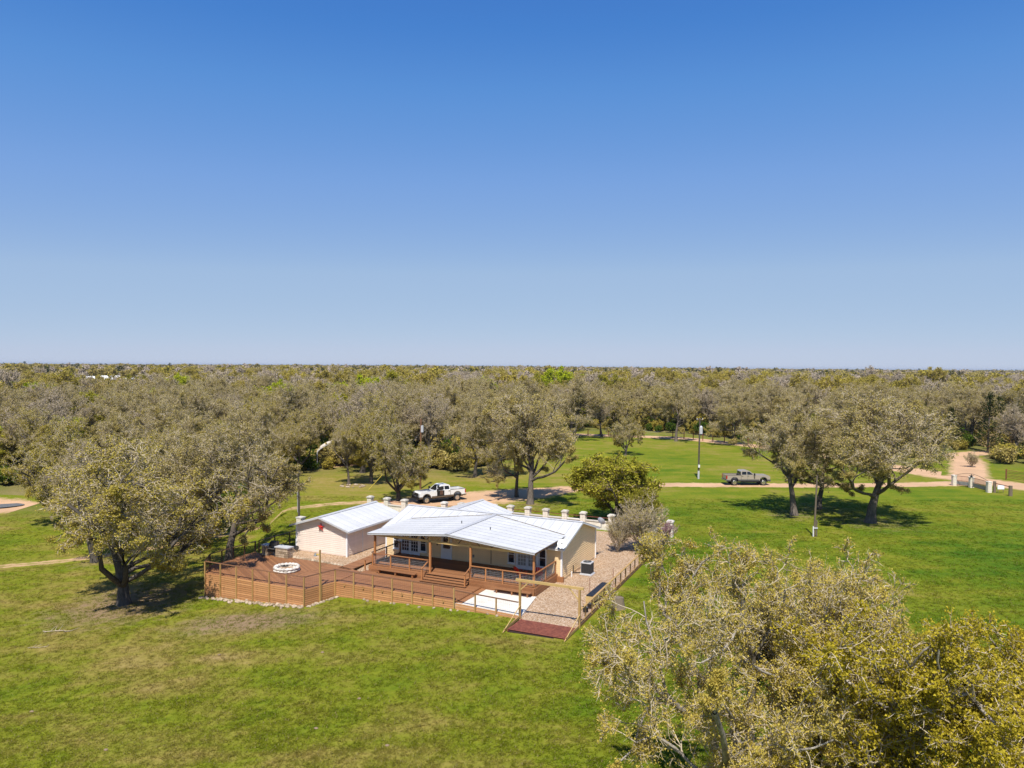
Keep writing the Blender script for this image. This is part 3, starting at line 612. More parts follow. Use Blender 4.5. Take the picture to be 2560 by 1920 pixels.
def scatter(name, P, idx, scl, rot, coll, label):
    me = bpy.data.meshes.new(name); me.vertices.add(len(P)); me.vertices.foreach_set('co', np.asarray(P, np.float32).ravel())
    for nm, ty, d in (('idx', 'INT', idx), ('scl', 'FLOAT', scl), ('rot', 'FLOAT', rot)):
        a = me.attributes.new(nm, ty, 'POINT'); a.data.foreach_set('value', np.asarray(d, np.int32 if ty == 'INT' else np.float32))
    me.update(); o = tag(link(name, me), label, None, None, 'stuff')
    g = bpy.data.node_groups.new(name, 'GeometryNodeTree'); g.interface.new_socket('Geometry', in_out='INPUT', socket_type='NodeSocketGeometry'); g.interface.new_socket('Geometry', in_out='OUTPUT', socket_type='NodeSocketGeometry')
    gi = g.nodes.new('NodeGroupInput'); go = g.nodes.new('NodeGroupOutput'); mp = g.nodes.new('GeometryNodeMeshToPoints'); io = g.nodes.new('GeometryNodeInstanceOnPoints'); ci = g.nodes.new('GeometryNodeCollectionInfo')
    ci.inputs['Collection'].default_value = coll; ci.inputs['Separate Children'].default_value = True; ci.inputs['Reset Children'].default_value = True; io.inputs['Pick Instance'].default_value = True
    def at_(nm, dt):
        n_ = g.nodes.new('GeometryNodeInputNamedAttribute'); n_.data_type = dt; n_.inputs[0].default_value = nm; return [s for s in n_.outputs if s.enabled][0]
    cx = g.nodes.new('ShaderNodeCombineXYZ'); g.links.new(at_('rot', 'FLOAT'), cx.inputs[2]); er = g.nodes.new('FunctionNodeEulerToRotation'); g.links.new(cx.outputs[0], er.inputs[0])
    g.links.new(gi.outputs[0], mp.inputs[0]); g.links.new(mp.outputs[0], io.inputs['Points']); g.links.new(ci.outputs[0], io.inputs['Instance']); g.links.new(at_('idx', 'INT'), io.inputs['Instance Index'])
    g.links.new(er.outputs[0], io.inputs['Rotation']); g.links.new(at_('scl', 'FLOAT'), io.inputs['Scale']); g.links.new(io.outputs[0], go.inputs[0])
    md = o.modifiers.new('scatter', 'NODES'); md.node_group = g; return o
o = scatter('far_woods', np.stack([W[rest, 0], W[rest, 1], zz[rest]], 1), idx, scl[rest] * 1.0, rot[rest], PC, 'far-off brown and olive woods reaching to the horizon')
# undergrowth along the woods' edge
UB = bpy.data.collections.new('undergrowth_kinds')
for i, kw in enumerate([dict(mats=('bark_dark', 'twig_tan', 'leaf_olive')), dict(mats=('bark_dark', 'twig_grey', 'leaf_tan')), dict(mats=('bark_dark', 'twig_tan', 'leaf_deep'))]):
    m = joined(make_tree(120 + i, 2.6, trunk=.3, tr=.06, n=(9, 6, 6), lens=(1.6, .6, .5), twig=(.025, .02), leaf=(7, .26), up=.1, curl=.2, S=(4, 3, 3, 3, 3), spread=(.3, 1.3), lowest=.1, sprd=.15, **kw)); UB.objects.link(bpy.data.objects.new('u%d' % i, m))
M = 2600; b = rw.uniform(-.85, .85, M); dd = edge(b) + 3 + rw.exponential(45, M); a = np.arctan(b); ux, uy = np.sin(a) * dd, np.cos(a) * dd; k = np.ones(M, bool)
for (rx, ry, rwd) in ROADS[:2]: k &= np.min(np.hypot(ux[:, None] - rx[None, ::3], uy[:, None] - ry[None, ::3]), 1) > 5
k &= (rw.random(M) < .75) & (np.hypot(ux - p0[0], uy - p0[1]) > 12); ux, uy = ux[k], uy[k]; nu = len(ux)
scatter('undergrowth', np.stack([ux, uy, terrain(ux, uy)], 1), rw.integers(0, 3, nu), rw.uniform(.5, 1.3, nu), rw.uniform(0, 6.3, nu), UB, 'low brushy undergrowth beneath the woods')
# ------------------------------------------------------------------ yard surfaces
def sheet(name, poly, mat, z, kind='structure', sub=1.0):
    """flat-laid polygon in the house frame that follows the terrain, triangulated on a grid"""
    import bmesh
    bm = bmesh.new(); vs = [bm.verts.new((*p, 0)) for p in poly]; bm.faces.new(vs)
    lo = np.min(poly, 0); hi = np.max(poly, 0)
    for ax in (0, 1):
        for c in np.arange(lo[ax] + sub, hi[ax], sub):
            co = [0, 0, 0]; co[ax] = c; no = [0, 0, 0]; no[ax] = 1
            bmesh.ops.bisect_plane(bm, geom=bm.verts[:] + bm.edges[:] + bm.faces[:], plane_co=co, plane_no=no)
    for v in bm.verts:
        x, y = wor(v.co.x, v.co.y); v.co = (x, y, (tz(x, y) if z < .1 else 0) + z)
    me = bpy.data.meshes.new(name); bmesh.ops.recalc_face_normals(bm, faces=bm.faces); bm.to_mesh(me); bm.free()
    if me.polygons[0].normal.z < 0: me.flip_normals()
    me.materials.append(MATS[mat]); return tag(link(name, me), kind=kind)
sheet('gravel_yard', [(-26, -3.7), (-15, -4.2), (-15, -3.6), (-1, -3.6), (-.2, -8.75), (.9, -9.2), (4.6, -9.2), (4.55, -4), (4.3, 6), (4.0, 18.2), (-8, 18.4), (-20, 17.2), (-26, 16)], 'gravel', .03)
m = MB(); m.prism([(-4.75, -4.4), (-.2, -4.4), (.55, -8.75), (-4.75, -8.2)], 2, -.25, .06); xx, yy = wor(0, 0)
me = m.mesh('concrete_slab'); o = tag(link('patio_slab', me, None, (xx, yy, 0), (0, 0, -TH)), kind='structure')

# ------------------------------------------------------------------ ranch house
H = hthing('ranch_house', 'cream-sided ranch house with white metal roof and broad covered porch', 'house', -8, 4)
m = MB(); m.box((-8, 4, 1.32), (15.92, 7.92, 2.64)); m.prism([(.04, 2.64), (7.96, 2.64), (4, 3.78)], 0, -15.96, -.04); m.build('wall', 'cream_siding', H)
for k in range(16):
    z = .08 + k * .168
    if z > 2.66: break
    piece(H, 'siding_board', 'cream_siding', (-8, -.012, z + .08), (16.0, .022, .178), (R(9), 0, 0))
    piece(H, 'siding_board', 'cream_siding', (.012, 4, z + .08), (.022, 8.0, .178), (0, R(9), 0))
for k in range(7):
    z = 2.76 + k * .168; hl = (3.82 - z) / 1.18 * 4
    if hl > .2: piece(H, 'siding_board', 'cream_siding', (.012, 4, z + .06), (.022, hl * 2, .178), (0, R(9), 0))
for cx, cy in ((0.02, -.02), (.02, 8.02), (-16.02, -.02)):
    piece(H, 'corner_board', 'white_trim', (cx, cy, 1.33), (.13, .13, 2.66))
PANM = {}
def panels(par, a, b, down, n, name='roof_panel', mat='galvalume', rib=.03, thick=.03):
    """sheets side by side from ridge point a to ridge point b, running down the vector `down`"""
    a, b, down = Vector(a), Vector(b), Vector(down); w = (b - a).length / n; L = down.length; x = down.normalized(); y = (b - a).normalized(); z = x.cross(y)
    if z.z < 0: y = -y; z = -z
    k = (round(L, 3), round(w, 3), mat)
    if k not in PANM:
        m = MB(); m.box((L / 2, 0, 0), (L, w - .006, thick)); m.box((L / 2, -w / 2 + .035, thick / 2 + rib / 2 - .001), (L - .004, .045, rib))
        m.box((L / 2, w / 6, thick / 2 + .006), (L - .004, .03, .014)); m.box((L / 2, -w / 6, thick / 2 + .006), (L - .004, .03, .014)); PANM[k] = m.mesh(mat); PANM[k].materials.append(MATS['seam_metal'])
        for pi in range(6, 12): PANM[k].polygons[pi].material_index = 1
    e = Matrix((x, y, z)).transposed().to_euler(); bb = Vector(base(par)); rr = random.Random(int(L * 100))
    for i in range(n):
        c = a + (b - a) * ((i + .5) / n) - bb + z * rr.uniform(-.004, .004)
        link(name, PANM[k], par, c, e)
panels(H, (-16.35, 4, 3.9), (.35, 4, 3.9), (0, -4.4, -1.30), 21)
panels(H, (-16.35, 4, 3.9), (.35, 4, 3.9), (0, 4.4, -1.30), 21)
panels(H, (-7.5, -4.6, 3.82), (-7.5, 3.72, 3.82), (-7.25, 0, -.62), 10)
panels(H, (-7.5, -4.6, 3.82), (-7.5, 3.72, 3.82), (7.25, 0, -.62), 10)
panels(H, (-12.1, 4.2, 3.72), (-12.1, 10.3, 3.72), (-3.3, 0, -.95), 7)
panels(H, (-12.1, 4.2, 3.72), (-12.1, 10.3, 3.72), (3.3, 0, -.95), 7)
m = MB(); m.prism([(-15.2, 2.78), (-9.0, 2.78), (-12.1, 3.66)], 1, 10.0, 10.06); m.build('gable_end', 'cream_siding', H)
for x_ in (-15.1, -12.1, -9.1): piece(H, 'rear_porch_post', 'white_trim', (x_, 10.0, 1.38), (.12, .12, 2.76))
def ridge(par, a, b, s1, s2, w=.2):
    m = MB(); a, b = Vector(a), Vector(b)
    for s in (s1, s2):
        s = Vector(s).normalized() * w; up = Vector((0, 0, .055))
        m.add([a + up, b + up, b + s + up, a + s + up], [(0, 1, 2, 3)])
    return m.build('ridge_cap', 'seam_metal', par)
ridge(H, (-16.36, 4, 3.91), (.36, 4, 3.91), (0, -4.4, -1.30), (0, 4.4, -1.30))
ridge(H, (-7.5, -4.62, 3.83), (-7.5, 3.7, 3.83), (-7.25, 0, -.62), (7.25, 0, -.62))
ridge(H, (-12.1, 4.2, 3.73), (-12.1, 10.31, 3.73), (-3.3, 0, -.95), (3.3, 0, -.95))
# valleys where the porch roof meets the main slope: main z = 3.9+1.3*(hy-4)/4.4 ; porch z = 3.82-.62*d/7.25
for s in (-1, 1):
    p0 = (-7.5, 4 - .08 * 4.4 / 1.3, 3.86); p1 = (-7.5 + s * 7.1, 4 - (.08 + .607) * 4.4 / 1.3, 3.255)
    m = MB(); m.beam(p0, p1, .07, .05); m.build('valley_flashing', 'valley_metal', H)
for x_, y_ in ((-8.6, -.2), (-5.6, -1.0)):
    m = MB(); zz_ = 3.82 - .62 * abs(x_ + 7.5) / 7.25; m.cyl((x_, y_, zz_), (x_, y_, zz_ + .22), .04); m.build('vent_pipe', 'dark_grey', H)
# fascia and soffit boards
bar(H, 'fascia', 'light_grey', (-7.5, -4.55, 3.73), (-14.72, -4.55, 3.115), .04, .10); bar(H, 'fascia', 'light_grey', (-7.5, -4.55, 3.73), (-.28, -4.55, 3.115), .04, .10)
bar(H, 'fascia', 'trim_wood', (-14.7, -4.53, 3.12), (-14.7, .9, 3.12), .04, .12); bar(H, 'fascia', 'trim_wood', (-.3, -4.53, 3.12), (-.3, .9, 3.12), .04, .12)
bar(H, 'fascia', 'white_trim', (-16.3, -.36, 2.53), (.33, -.36, 2.53), .03, .13)
bar(H, 'fascia', 'white_trim', (.33, -.34, 2.545), (.33, 4, 3.83), .03, .12); bar(H, 'fascia', 'white_trim', (.33, 8.34, 2.545), (.33, 4, 3.83), .03, .12)
piece(H, 'soffit', 'white_trim', (-8, -.17, 2.625), (16.2, .34, .02)); piece(H, 'soffit', 'white_trim', (-8, 8.17, 2.625), (16.2, .34, .02))
# porch posts, beam, truss
PX = (-14.28, -9.17, -5.66, -.5)
for x_ in PX: piece(H, 'porch_post', 'cedar_wood', (x_, -4.15, 1.52), (.14, .14, 3.04))
bar(H, 'porch_beam', 'beam_wood', (-14.5, -4.15, 3.04), (-.3, -4.15, 3.04), .09, .17)
bar(H, 'porch_beam', 'dark_wood', (-14.5, -2.1, 3.02), (-.3, -2.1, 3.02), .09, .14)
rr = random.Random(3)
for k in range(28):
    x0 = -13.6 + k * .46; d0 = abs(x0 + 7.5); d1 = abs(x0 + .46 + 7.5); top0, top1 = 3.74 - .62 * d0 / 7.25, 3.74 - .62 * d1 / 7.25
    a, b = ((x0, -4.2, 3.13), (x0 + .46, -4.2, top1)) if k % 2 else ((x0, -4.2, top0), (x0 + .46, -4.2, 3.13))
    if max(top0, top1) - 3.1 > .14: bar(H, 'truss_web', 'beam_wood' if k % 3 else 'dark_wood', a, b, .035, .05)
for x_ in (-9.17, -7.5, -5.66): piece(H, 'king_post', 'beam_wood', (x_, -4.2, 3.125 + (3.72 - .62 * abs(x_ + 7.5) / 7.25 - 3.125) / 2), (.09, .06, 3.72 - .62 * abs(x_ + 7.5) / 7.25 - 3.125))
for k in range(14): bar(H, 'rafter', 'dark_wood', (-14.5 + k * 1.09, -4.4, 3.70 - .62 * abs(-7 + k * 1.09) / 7.25), (-14.5 + k * 1.09, 1.0, 3.70 - .62 * abs(-7 + k * 1.09) / 7.25), .05, .10)
# windows and doors on the porch wall
def window(par, x0, x1, z0, z1, y, pane='glass'):
    m = MB(); w = .07
    for a, b, c, d in ((x0, x1, z0 - .02, z0 + w), (x0, x1, z1 - w, z1), (x0, x0 + w, z0 + w, z1 - w), (x1 - w, x1, z0 + w, z1 - w), (x0 + w, x1 - w, (z0 + z1) / 2 - .02, (z0 + z1) / 2 + .03)):
        m.box(((a + b) / 2, y - .03, (c + d) / 2), (b - a, .09, d - c))
    o = m.build('window', 'white_trim', par); b_ = Vector(base(par))
    for za, zb, off in ((z0 + w, (z0 + z1) / 2 - .02, .0), ((z0 + z1) / 2 + .03, z1 - w, -.015)):
        m = MB(); m.box(((x0 + x1) / 2, y - .035 + off, (za + zb) / 2), (x1 - x0 - 2 * w - .004, .02, zb - za - .004)); m.build('pane', pane, par, sub=o)
    m = MB(); m.box(((x0 + x1) / 2, y - .06, z0 - .05), (x1 - x0 + .1, .12, .05)); m.build('sill', 'white_trim', par, sub=o)
def leaf(par, x0, x1, z0, z1, y, nx_, nz_, glass, zb=.28, knob=1):
    m = MB(); w = .10; gz0 = z0 + zb
    for a, b, c, d in ((x0, x1, z0, gz0), (x0, x1, z1 - w, z1), (x0, x0 + w, gz0, z1 - w), (x1 - w, x1, gz0, z1 - w)): m.box(((a + b) / 2, y - .03, (c + d) / 2), (b - a, .06, d - c))
    o = m.build('door', 'white_door', par)
    gx0, gx1, gz1 = x0 + w, x1 - w, z1 - w; pw, ph = (gx1 - gx0) / nx_, (gz1 - gz0) / nz_
    for i in range(nx_):
        for j in range(nz_):
            m = MB(); m.box((gx0 + (i + .5) * pw, y - .028, gz0 + (j + .5) * ph), (pw - .035, .02, ph - .035)); m.build('pane', glass, par, sub=o)
    m = MB()
    for i in range(1, nx_): m.box((gx0 + i * pw, y - .03, (gz0 + gz1) / 2), (.033, .03, gz1 - gz0))
    for j in range(1, nz_):
        for i in range(nx_): m.box((gx0 + (i + .5) * pw, y - .03, gz0 + j * ph), (pw - .036, .03, .033))
    if m.v: m.build('glazing_bar', 'white_door', par, sub=o)
    m = MB(); kx = x1 - .05 if knob > 0 else x0 + .05; m.cyl((kx, y - .06, z0 + 1.0), (kx, y - .12, z0 + 1.0), .03, n=8); m.cyl((kx, y - .06, z0 + 1.15), (kx, y - .085, z0 + 1.15), .025, n=8); m.build('handle', 'black_metal', par, sub=o)
def casing(par, x0, x1, z0, z1, y):
    for a, b, c, d in ((x0 - .09, x0, z0, z1 + .09), (x1, x1 + .09, z0, z1 + .09), (x0, x1, z1, z1 + .09)): piece(par, 'casing', 'white_trim', ((a + b) / 2, y - .035, (c + d) / 2), (b - a, .07, d - c))
FZ = .63; WY = -.035
window(H, -15.28, -14.66, .98, 2.4, WY); window(H, -12.62, -12.0, .98, 2.4, WY)
casing(H, -14.5, -12.74, FZ, 2.42, WY); leaf(H, -14.5, -13.63, FZ, 2.42, WY, 3, 5, 'glass', knob=1); leaf(H, -13.61, -12.74, FZ, 2.42, WY, 3, 5, 'glass', knob=-1)
casing(H, -10.5, -9.66, FZ, 2.45, WY); leaf(H, -10.5, -9.66, FZ, 2.45, WY, 1, 2, 'glass', .85, knob=1)
window(H, -4.5, -3.88, .98, 2.4, WY); window(H, -1.84, -1.22, .98, 2.4, WY)
casing(H, -3.72, -1.96, FZ, 2.42, WY); leaf(H, -3.72, -2.85, FZ, 2.42, WY, 3, 5, 'shaded_glass', knob=1); leaf(H, -2.83, -1.96, FZ, 2.42, WY, 3, 5, 'shaded_glass', knob=-1)
m = MB(); m.cyl((-10.95, -.12, 1.75), (-10.95, -.12, 2.0), .05, .08, 8); m.box((-10.95, -.07, 2.05), (.06, .1, .06)); m.cyl((-10.95, -.12, 1.62), (-10.95, -.12, 1.75), .015, .04, 6); m.build('wall_lantern', 'black_metal', H)
piece(H, 'electric_box', 'mid_grey', (-7.6, -.07, 1.15), (.14, .08, .2)); piece(H, 'downpipe', 'rail_brown', (-6.0, -.06, 1.55), (.03, .04, 1.7))
piece(H, 'porch_step_trim', 'trim_wood', (-.2, -.12, .22), (.9, .2, .42))
# two dishes on the roof edge
def dish(hx, hy, z, label, mat, rz, tall):
    D = hthing('satellite_dish', label, 'dish', hx, hy, z, 'satellite dishes on the roof'); m = MB()
    m.cyl((hx, hy, z), (hx, hy, z + tall), .03, n=8); m.beam((hx, hy, z), (hx - .1, hy + .22, z), .05, .05); m.build('mast', 'mid_grey', D)
    m = MB(); c = Vector((hx, hy, z + tall + .1)); f = Vector((math.sin(rz), -math.cos(rz), .55)).normalized(); s_ = f.cross(Vector((0, 0, 1))).normalized(); u_ = s_.cross(f); N_ = 20; vs = [c - f * .05]
    for rr_, dp in ((.14, -.03), (.27, .02), (.36, .06)): vs += [c + f * dp + (s_ * math.cos(i * 2 * math.pi / N_) * rr_ + u_ * math.sin(i * 2 * math.pi / N_) * rr_ * 1.08) for i in range(N_)]
    fs = [(0, 1 + i, 1 + (i + 1) % N_) for i in range(N_)] + [(1 + r_ * N_ + i, 1 + (r_ + 1) * N_ + i, 1 + (r_ + 1) * N_ + (i + 1) % N_, 1 + r_ * N_ + (i + 1) % N_) for r_ in range(2) for i in range(N_)]
    m.add(vs, fs); m.build('reflector', mat, D, smooth=True)
    m = MB(); e = c + f * .45 - u_ * .1; m.beam(c - u_ * .34, e, .025, .025); m.box(e, (.08, .08, .08)); m.build('feed_arm', 'dark_grey', D)
dish(.2, -.42, 2.62, 'pale satellite dish on the roof corner over the porch end', 'white_plastic', .35, .32)
dish(.42, 8.35, 2.62, 'grey satellite dish seen from behind at the rear roof corner', 'light_grey', 2.9, .45)

# ------------------------------------------------------------------ shed / garage
G = hthing('garage', 'pale pink-sided outbuilding with white metal gable roof', 'outbuilding', -21.95, 2.5)
m = MB(); m.box((-21.95, 2.5, 1.16), (5.42, 7.52, 2.36)); m.prism([(-24.66, 2.34), (-19.24, 2.34), (-21.95, 3.18)], 1, -1.26, 6.26); m.build('wall', 'pink_siding', G)
for k in range(14):
    z = .06 + k * .168
    piece(G, 'siding_board', 'pink_siding', (-21.95, -1.3, z + .08), (5.5, .022, .178), (R(9), 0, 0)); piece(G, 'siding_board', 'pink_siding', (-19.2, 2.5, z + .08), (.022, 7.6, .178), (0, R(9), 0))
for k in range(6):
    z = 2.41 + k * .16; hl = (3.20 - z - .1) / .86 * 2.75
    if hl > .15: piece(G, 'siding_board', 'pink_siding', (-21.95, -1.3, z + .08), (hl * 2, .022, .17), (R(9), 0, 0))
for cx, cy in ((-19.2, -1.31), (-24.7, -1.31), (-19.2, 6.3)): piece(G, 'corner_board', 'white_trim', (cx, cy, 1.19), (.13, .12, 2.38))
for cy in (.9, 3.2, 5.2): piece(G, 'batten', 'white_trim', (-19.18, cy, 1.19), (.05, .07, 2.36))
panels(G, (-21.95, -1.75, 3.3), (-21.95, 6.75, 3.3), (3.25, 0, -.98), 10, rib=.012); panels(G, (-21.95, -1.75, 3.3), (-21.95, 6.75, 3.3), (-3.25, 0, -.98), 10, rib=.012)
ridge(G, (-21.95, -1.77, 3.31), (-21.95, 6.77, 3.31), (-3.25, 0, -.98), (3.25, 0, -.98), .25)
for s in (-1, 1):
    bar(G, 'fascia', 'light_grey', (-21.95, -1.74, 3.22), (-21.95 + s * 3.24, -1.74, 2.245), .03, .13); bar(G, 'fascia', 'white_trim', (-21.95 + s * 3.24, -1.7, 2.24), (-21.95 + s * 3.24, 6.7, 2.24), .03, .12)
    piece(G, 'soffit', 'white_trim', (-21.95 + s * 2.98, 2.5, 2.3), (.46, 8.3, .02))
S_ = hthing('barn_star', 'rust red metal star hung on the outbuilding gable', 'star', -21.95, -1.36, 2.35)
m = MB(); c = (-21.95, -1.55, 2.35); ring = [(c[0] + (.42 if i % 2 == 0 else .16) * math.sin(i * math.pi / 5), -1.38, c[2] + (.42 if i % 2 == 0 else .15) * math.cos(i * math.pi / 5)) for i in range(10)]
m.add([c] + ring, [(0, 1 + i, 1 + (i + 1) % 10) for i in range(10)]); m.build('star_face', 'red_paint', S_)
m = MB(); m.add([(p[0], -1.37, p[2]) for p in ring], [tuple(range(10))]); m.build('star_back', 'rust', S_)
o = hthing('garden_hose_reel', 'dark hose reel standing by the outbuilding corner', 'hose reel', -24.3, -1.75); m = MB(); m.cyl((-24.3, -1.75, 0.02), (-24.3, -1.75, .5), .05); m.build('stand', 'black_metal', o)
m = MB(); m.cyl((-24.36, -1.75, .35), (-24.24, -1.75, .35), .2, n=14); m.build('reel', 'dark_grey', o)
o = hthing('lidded_tub', 'low tub with green lid on the gravel by the outbuilding', 'tub', -24.7, -2.7); m = MB(); m.cyl((-24.7, -2.7, .03), (-24.7, -2.7, .28), .42, .5, 16); m.build('tub', 'dark_grey', o); m = MB(); m.cyl((-24.7, -2.7, .28), (-24.7, -2.7, .36), .52, .38, 16); m.build('lid', 'green_lid', o)
# ------------------------------------------------------------------ decks and fences
DZ, LZ = .62, .20
def wire(par, a, b, z0, z1, sp=.11, mat='wire_metal', t=.006):
    a, b = Vector((*a, 0)), Vector((*b, 0)); L = (b - a).length; d = (b - a) / L; m = MB(); n = int(L / sp)
    for i in range(1, n): p = a + d * (i * L / n); m.beam((p.x, p.y, z0), (p.x, p.y, z1), t, t)
    k = int((z1 - z0) / sp)
    for j in range(k + 1): z = z0 + (z1 - z0) * j / k; m.beam((a.x, a.y, z), (b.x, b.y, z), t, t)
    return m.build('wire_panel', mat, par)
P = hthing('porch_deck', 'raised reddish-brown porch deck with railing and wide steps', 'deck', -7.5, -2.2)
piece(P, 'deck_frame', 'dark_wood', (-7.5, -2.25, .29), (14.1, 4.1, .57))
for k in range(31): piece(P, 'plank', 'deck_wood', (-7.5, -4.34 + k * .1405, DZ - .018), (14.36, .134, .036))
piece(P, 'rim_board', 'trim_wood', (-12.02, -4.42, .48), (5.34, .04, .22)); piece(P, 'rim_board', 'trim_wood', (-2.98, -4.42, .48), (5.28, .04, .22)); piece(P, 'rim_board', 'trim_wood', (-.3, -2.2, .48), (.04, 4.4, .22)); piece(P, 'rim_board', 'trim_wood', (-14.7, -2.2, .48), (.04, 4.4, .22))
for k in range(4):
    z = .07 + k * .085
    piece(P, 'skirt_slat', 'trim_wood', (-12.02, -4.43, z + .03), (5.34, .03, .07)); piece(P, 'skirt_slat', 'trim_wood', (-2.98, -4.43, z + .03), (5.28, .03, .07)); piece(P, 'skirt_slat', 'trim_wood', (-.29, -2.2, z + .03), (.03, 4.42, .07))
for i, z in enumerate((.515, .41, .305)):
    y0 = -4.44 - i * .30
    for j in range(2): piece(P, 'stair_tread', 'deck_wood', (-7.45, y0 - .075 - j * .15, z - .02), (3.7 + .12 * i, .143, .04))
    piece(P, 'stair_riser', 'trim_wood', (-7.45, y0 - .02, z - .09), (3.6, .02, .10))
def railing(par, a, b, zf, posts, top=.98, mat='cedar_wood', railmat='trim_wood', wirez=(.1, .86), cap=(.14, .045)):
    a, b = Vector((*a, 0)), Vector((*b, 0))
    for t_ in posts:
        p = a + (b - a) * t_; piece(par, 'rail_post', mat, (p.x, p.y, zf + top / 2 - .02), (.09, .09, top - .04))
    bar(par, 'top_rail', railmat, (a.x, a.y, zf + top), (b.x, b.y, zf + top), *cap); bar(par, 'bottom_rail', railmat, (a.x, a.y, zf + wirez[0] - .02), (b.x, b.y, zf + wirez[0] - .02), .05, .05)
    wire(par, a[:2], b[:2], zf + wirez[0], zf + wirez[1])
railing(P, (-14.4, -4.28), (-9.25, -4.28), DZ, (.0, .33, .67)); railing(P, (-5.6, -4.28), (-.45, -4.28), DZ, (.25, .52, .79))
railing(P, (-.42, -4.2), (-.42, -.1), DZ, (.5, .98)); railing(P, (-14.55, -4.2), (-14.55, -.1), DZ, (.5, .98), railmat='dark_wood')
for x_ in (-9.3, -5.6):
    piece(P, 'rail_post', 'cedar_wood', (x_, -5.15, .66), (.09, .09, .95)); bar(P, 'hand_rail', 'trim_wood', (x_, -4.25, 1.5), (x_, -5.22, 1.13), .1, .05)
def bench(x0, x1, y, z0, z, label):
    B = hthing('bench', label, 'bench', (x0 + x1) / 2, y, z0, 'benches fixed before the porch')
    for j in range(2): piece(B, 'seat_board', 'deck_wood', ((x0 + x1) / 2, y - .1 + j * .2, z), (x1 - x0, .19, .045))
    for x_ in (x0 + .25, (x0 + x1) / 2, x1 - .25): piece(B, 'leg', 'trim_wood', (x_, y, (z0 + z - .02) / 2), (.09, .3, z - z0 - .05))
bench(-13.7, -10.1, -4.72, LZ, .52, 'long plank bench on the lower deck against the porch'); bench(-3.4, -.45, -4.74, .06, .38, 'plank bench on the pale concrete slab against the porch')
# lower deck
D = hthing('lower_deck', 'long lower deck of brown planks between porch and front fence', 'deck', -9.8, -6.3)
piece(D, 'deck_frame', 'dark_wood', (-9.8, -6.3, 0.0), (10.1, 3.7, .3))
for k in range(28): piece(D, 'plank', 'deck_wood', (-9.78, -8.16 + k * .1345, LZ - .018), (10.3, .129, .036))
piece(D, 'rim_board', 'trim_wood', (-4.6, -6.25, .09), (.04, 3.8, .2)); piece(D, 'step_board', 'deck_wood', (-4.38, -6.3, .09), (.36, 3.6, .05)); piece(D, 'step_frame', 'dark_wood', (-4.42, -6.3, .03), (.26, 3.5, .06))
piece(D, 'walk_frame', 'dark_wood', (-16.7, -.4, .06), (1.1, 9.2, .2))
for k in range(66): piece(D, 'walk_plank', 'deck_wood', (-16.7, -4.95 + k * .139, LZ - .018), (1.25, .133, .036))
piece(D, 'rail_post', 'cedar_wood', (-14.98, -4.5, .6), (.09, .09, .8)); bar(D, 'top_rail', 'trim_wood', (-15.0, -4.55, 1.0), (-14.5, -4.35, 1.0), .1, .045)
def fence(par, a, b, n, ztop, gfun, slat_to, rail='rail_brown', post='post_wood', mesh=True, low=None, slat='slat_wood', first=True, last=True, light=False):
    """posts, cap rail, wire and stacked skirt slats down to the ground"""
    a, b = Vector((*a, 0)), Vector((*b, 0)); d = (b - a).normalized(); nrm = Vector((d.y, -d.x, 0)); rot = (0, 0, math.atan2(d.y, d.x)); rr = random.Random(int(abs(a.x * 77 + a.y * 31)))
    for i in range(n + 1):
        if (i == 0 and not first) or (i == n and not last): continue
        p = a + (b - a) * i / n; g = gfun(p.x, p.y) - .1; piece(par, 'fence_post', post, (p.x + nrm.x * .06, p.y + nrm.y * .06, (ztop + g) / 2), (.085, .085, ztop - g), rot)
    bar(par, 'cap_rail', rail, (a.x, a.y, ztop + .02), (b.x, b.y, ztop + .02), .14, .04)
    for i in range(n):
        p, q = a + (b - a) * i / n, a + (b - a) * (i + 1) / n
        if mesh: wire(par, p[:2], q[:2], (slat_to if slat_to else low) + .04, ztop - .04, .16, mat='rust', t=.003)
        if slat_to:
            g = min(gfun(p.x, p.y), gfun(q.x, q.y)) - .06; L = (q - p).length - .012; c = (p + q) / 2; z = slat_to - .065
            while z > g:
                w_ = rr.uniform(-.004, .004); piece(par, 'skirt_slat', slat, (c.x + nrm.x * w_, c.y + nrm.y * w_, z), (L, .03, .122), rot); z -= .15
            if light:
                lx = c + nrm * .06; m = MB(); m.box((lx.x, lx.y, slat_to - .18), (.09, .08, .05)); m.beam((lx.x - d.x * .06, lx.y - d.y * .06, slat_to - .16), (lx.x - d.x * .06, lx.y - d.y * .06, slat_to + .04), .012, .012); m.beam((lx.x + d.x * .06, lx.y + d.y * .06, slat_to - .16), (lx.x + d.x * .06, lx.y + d.y * .06, slat_to + .04), .012, .012); m.build('step_light', 'post_wood', par)
        elif low: bar(par, 'low_rail', rail, (p.x, p.y, low), (q.x, q.y, low), .05, .05)
fence(D, (-14.95, -8.22), (-4.7, -8.3), 6, 1.14, ghl, .24, light=True)
F = hthing('slab_fence', 'open wire and post fence along the concrete slab to the gate frame', 'fence', -2, -8.6)
fence(F, (-4.55, -8.42), (.42, -8.86), 3, 1.0, ghl, .14, low=.2, first=False, last=False)
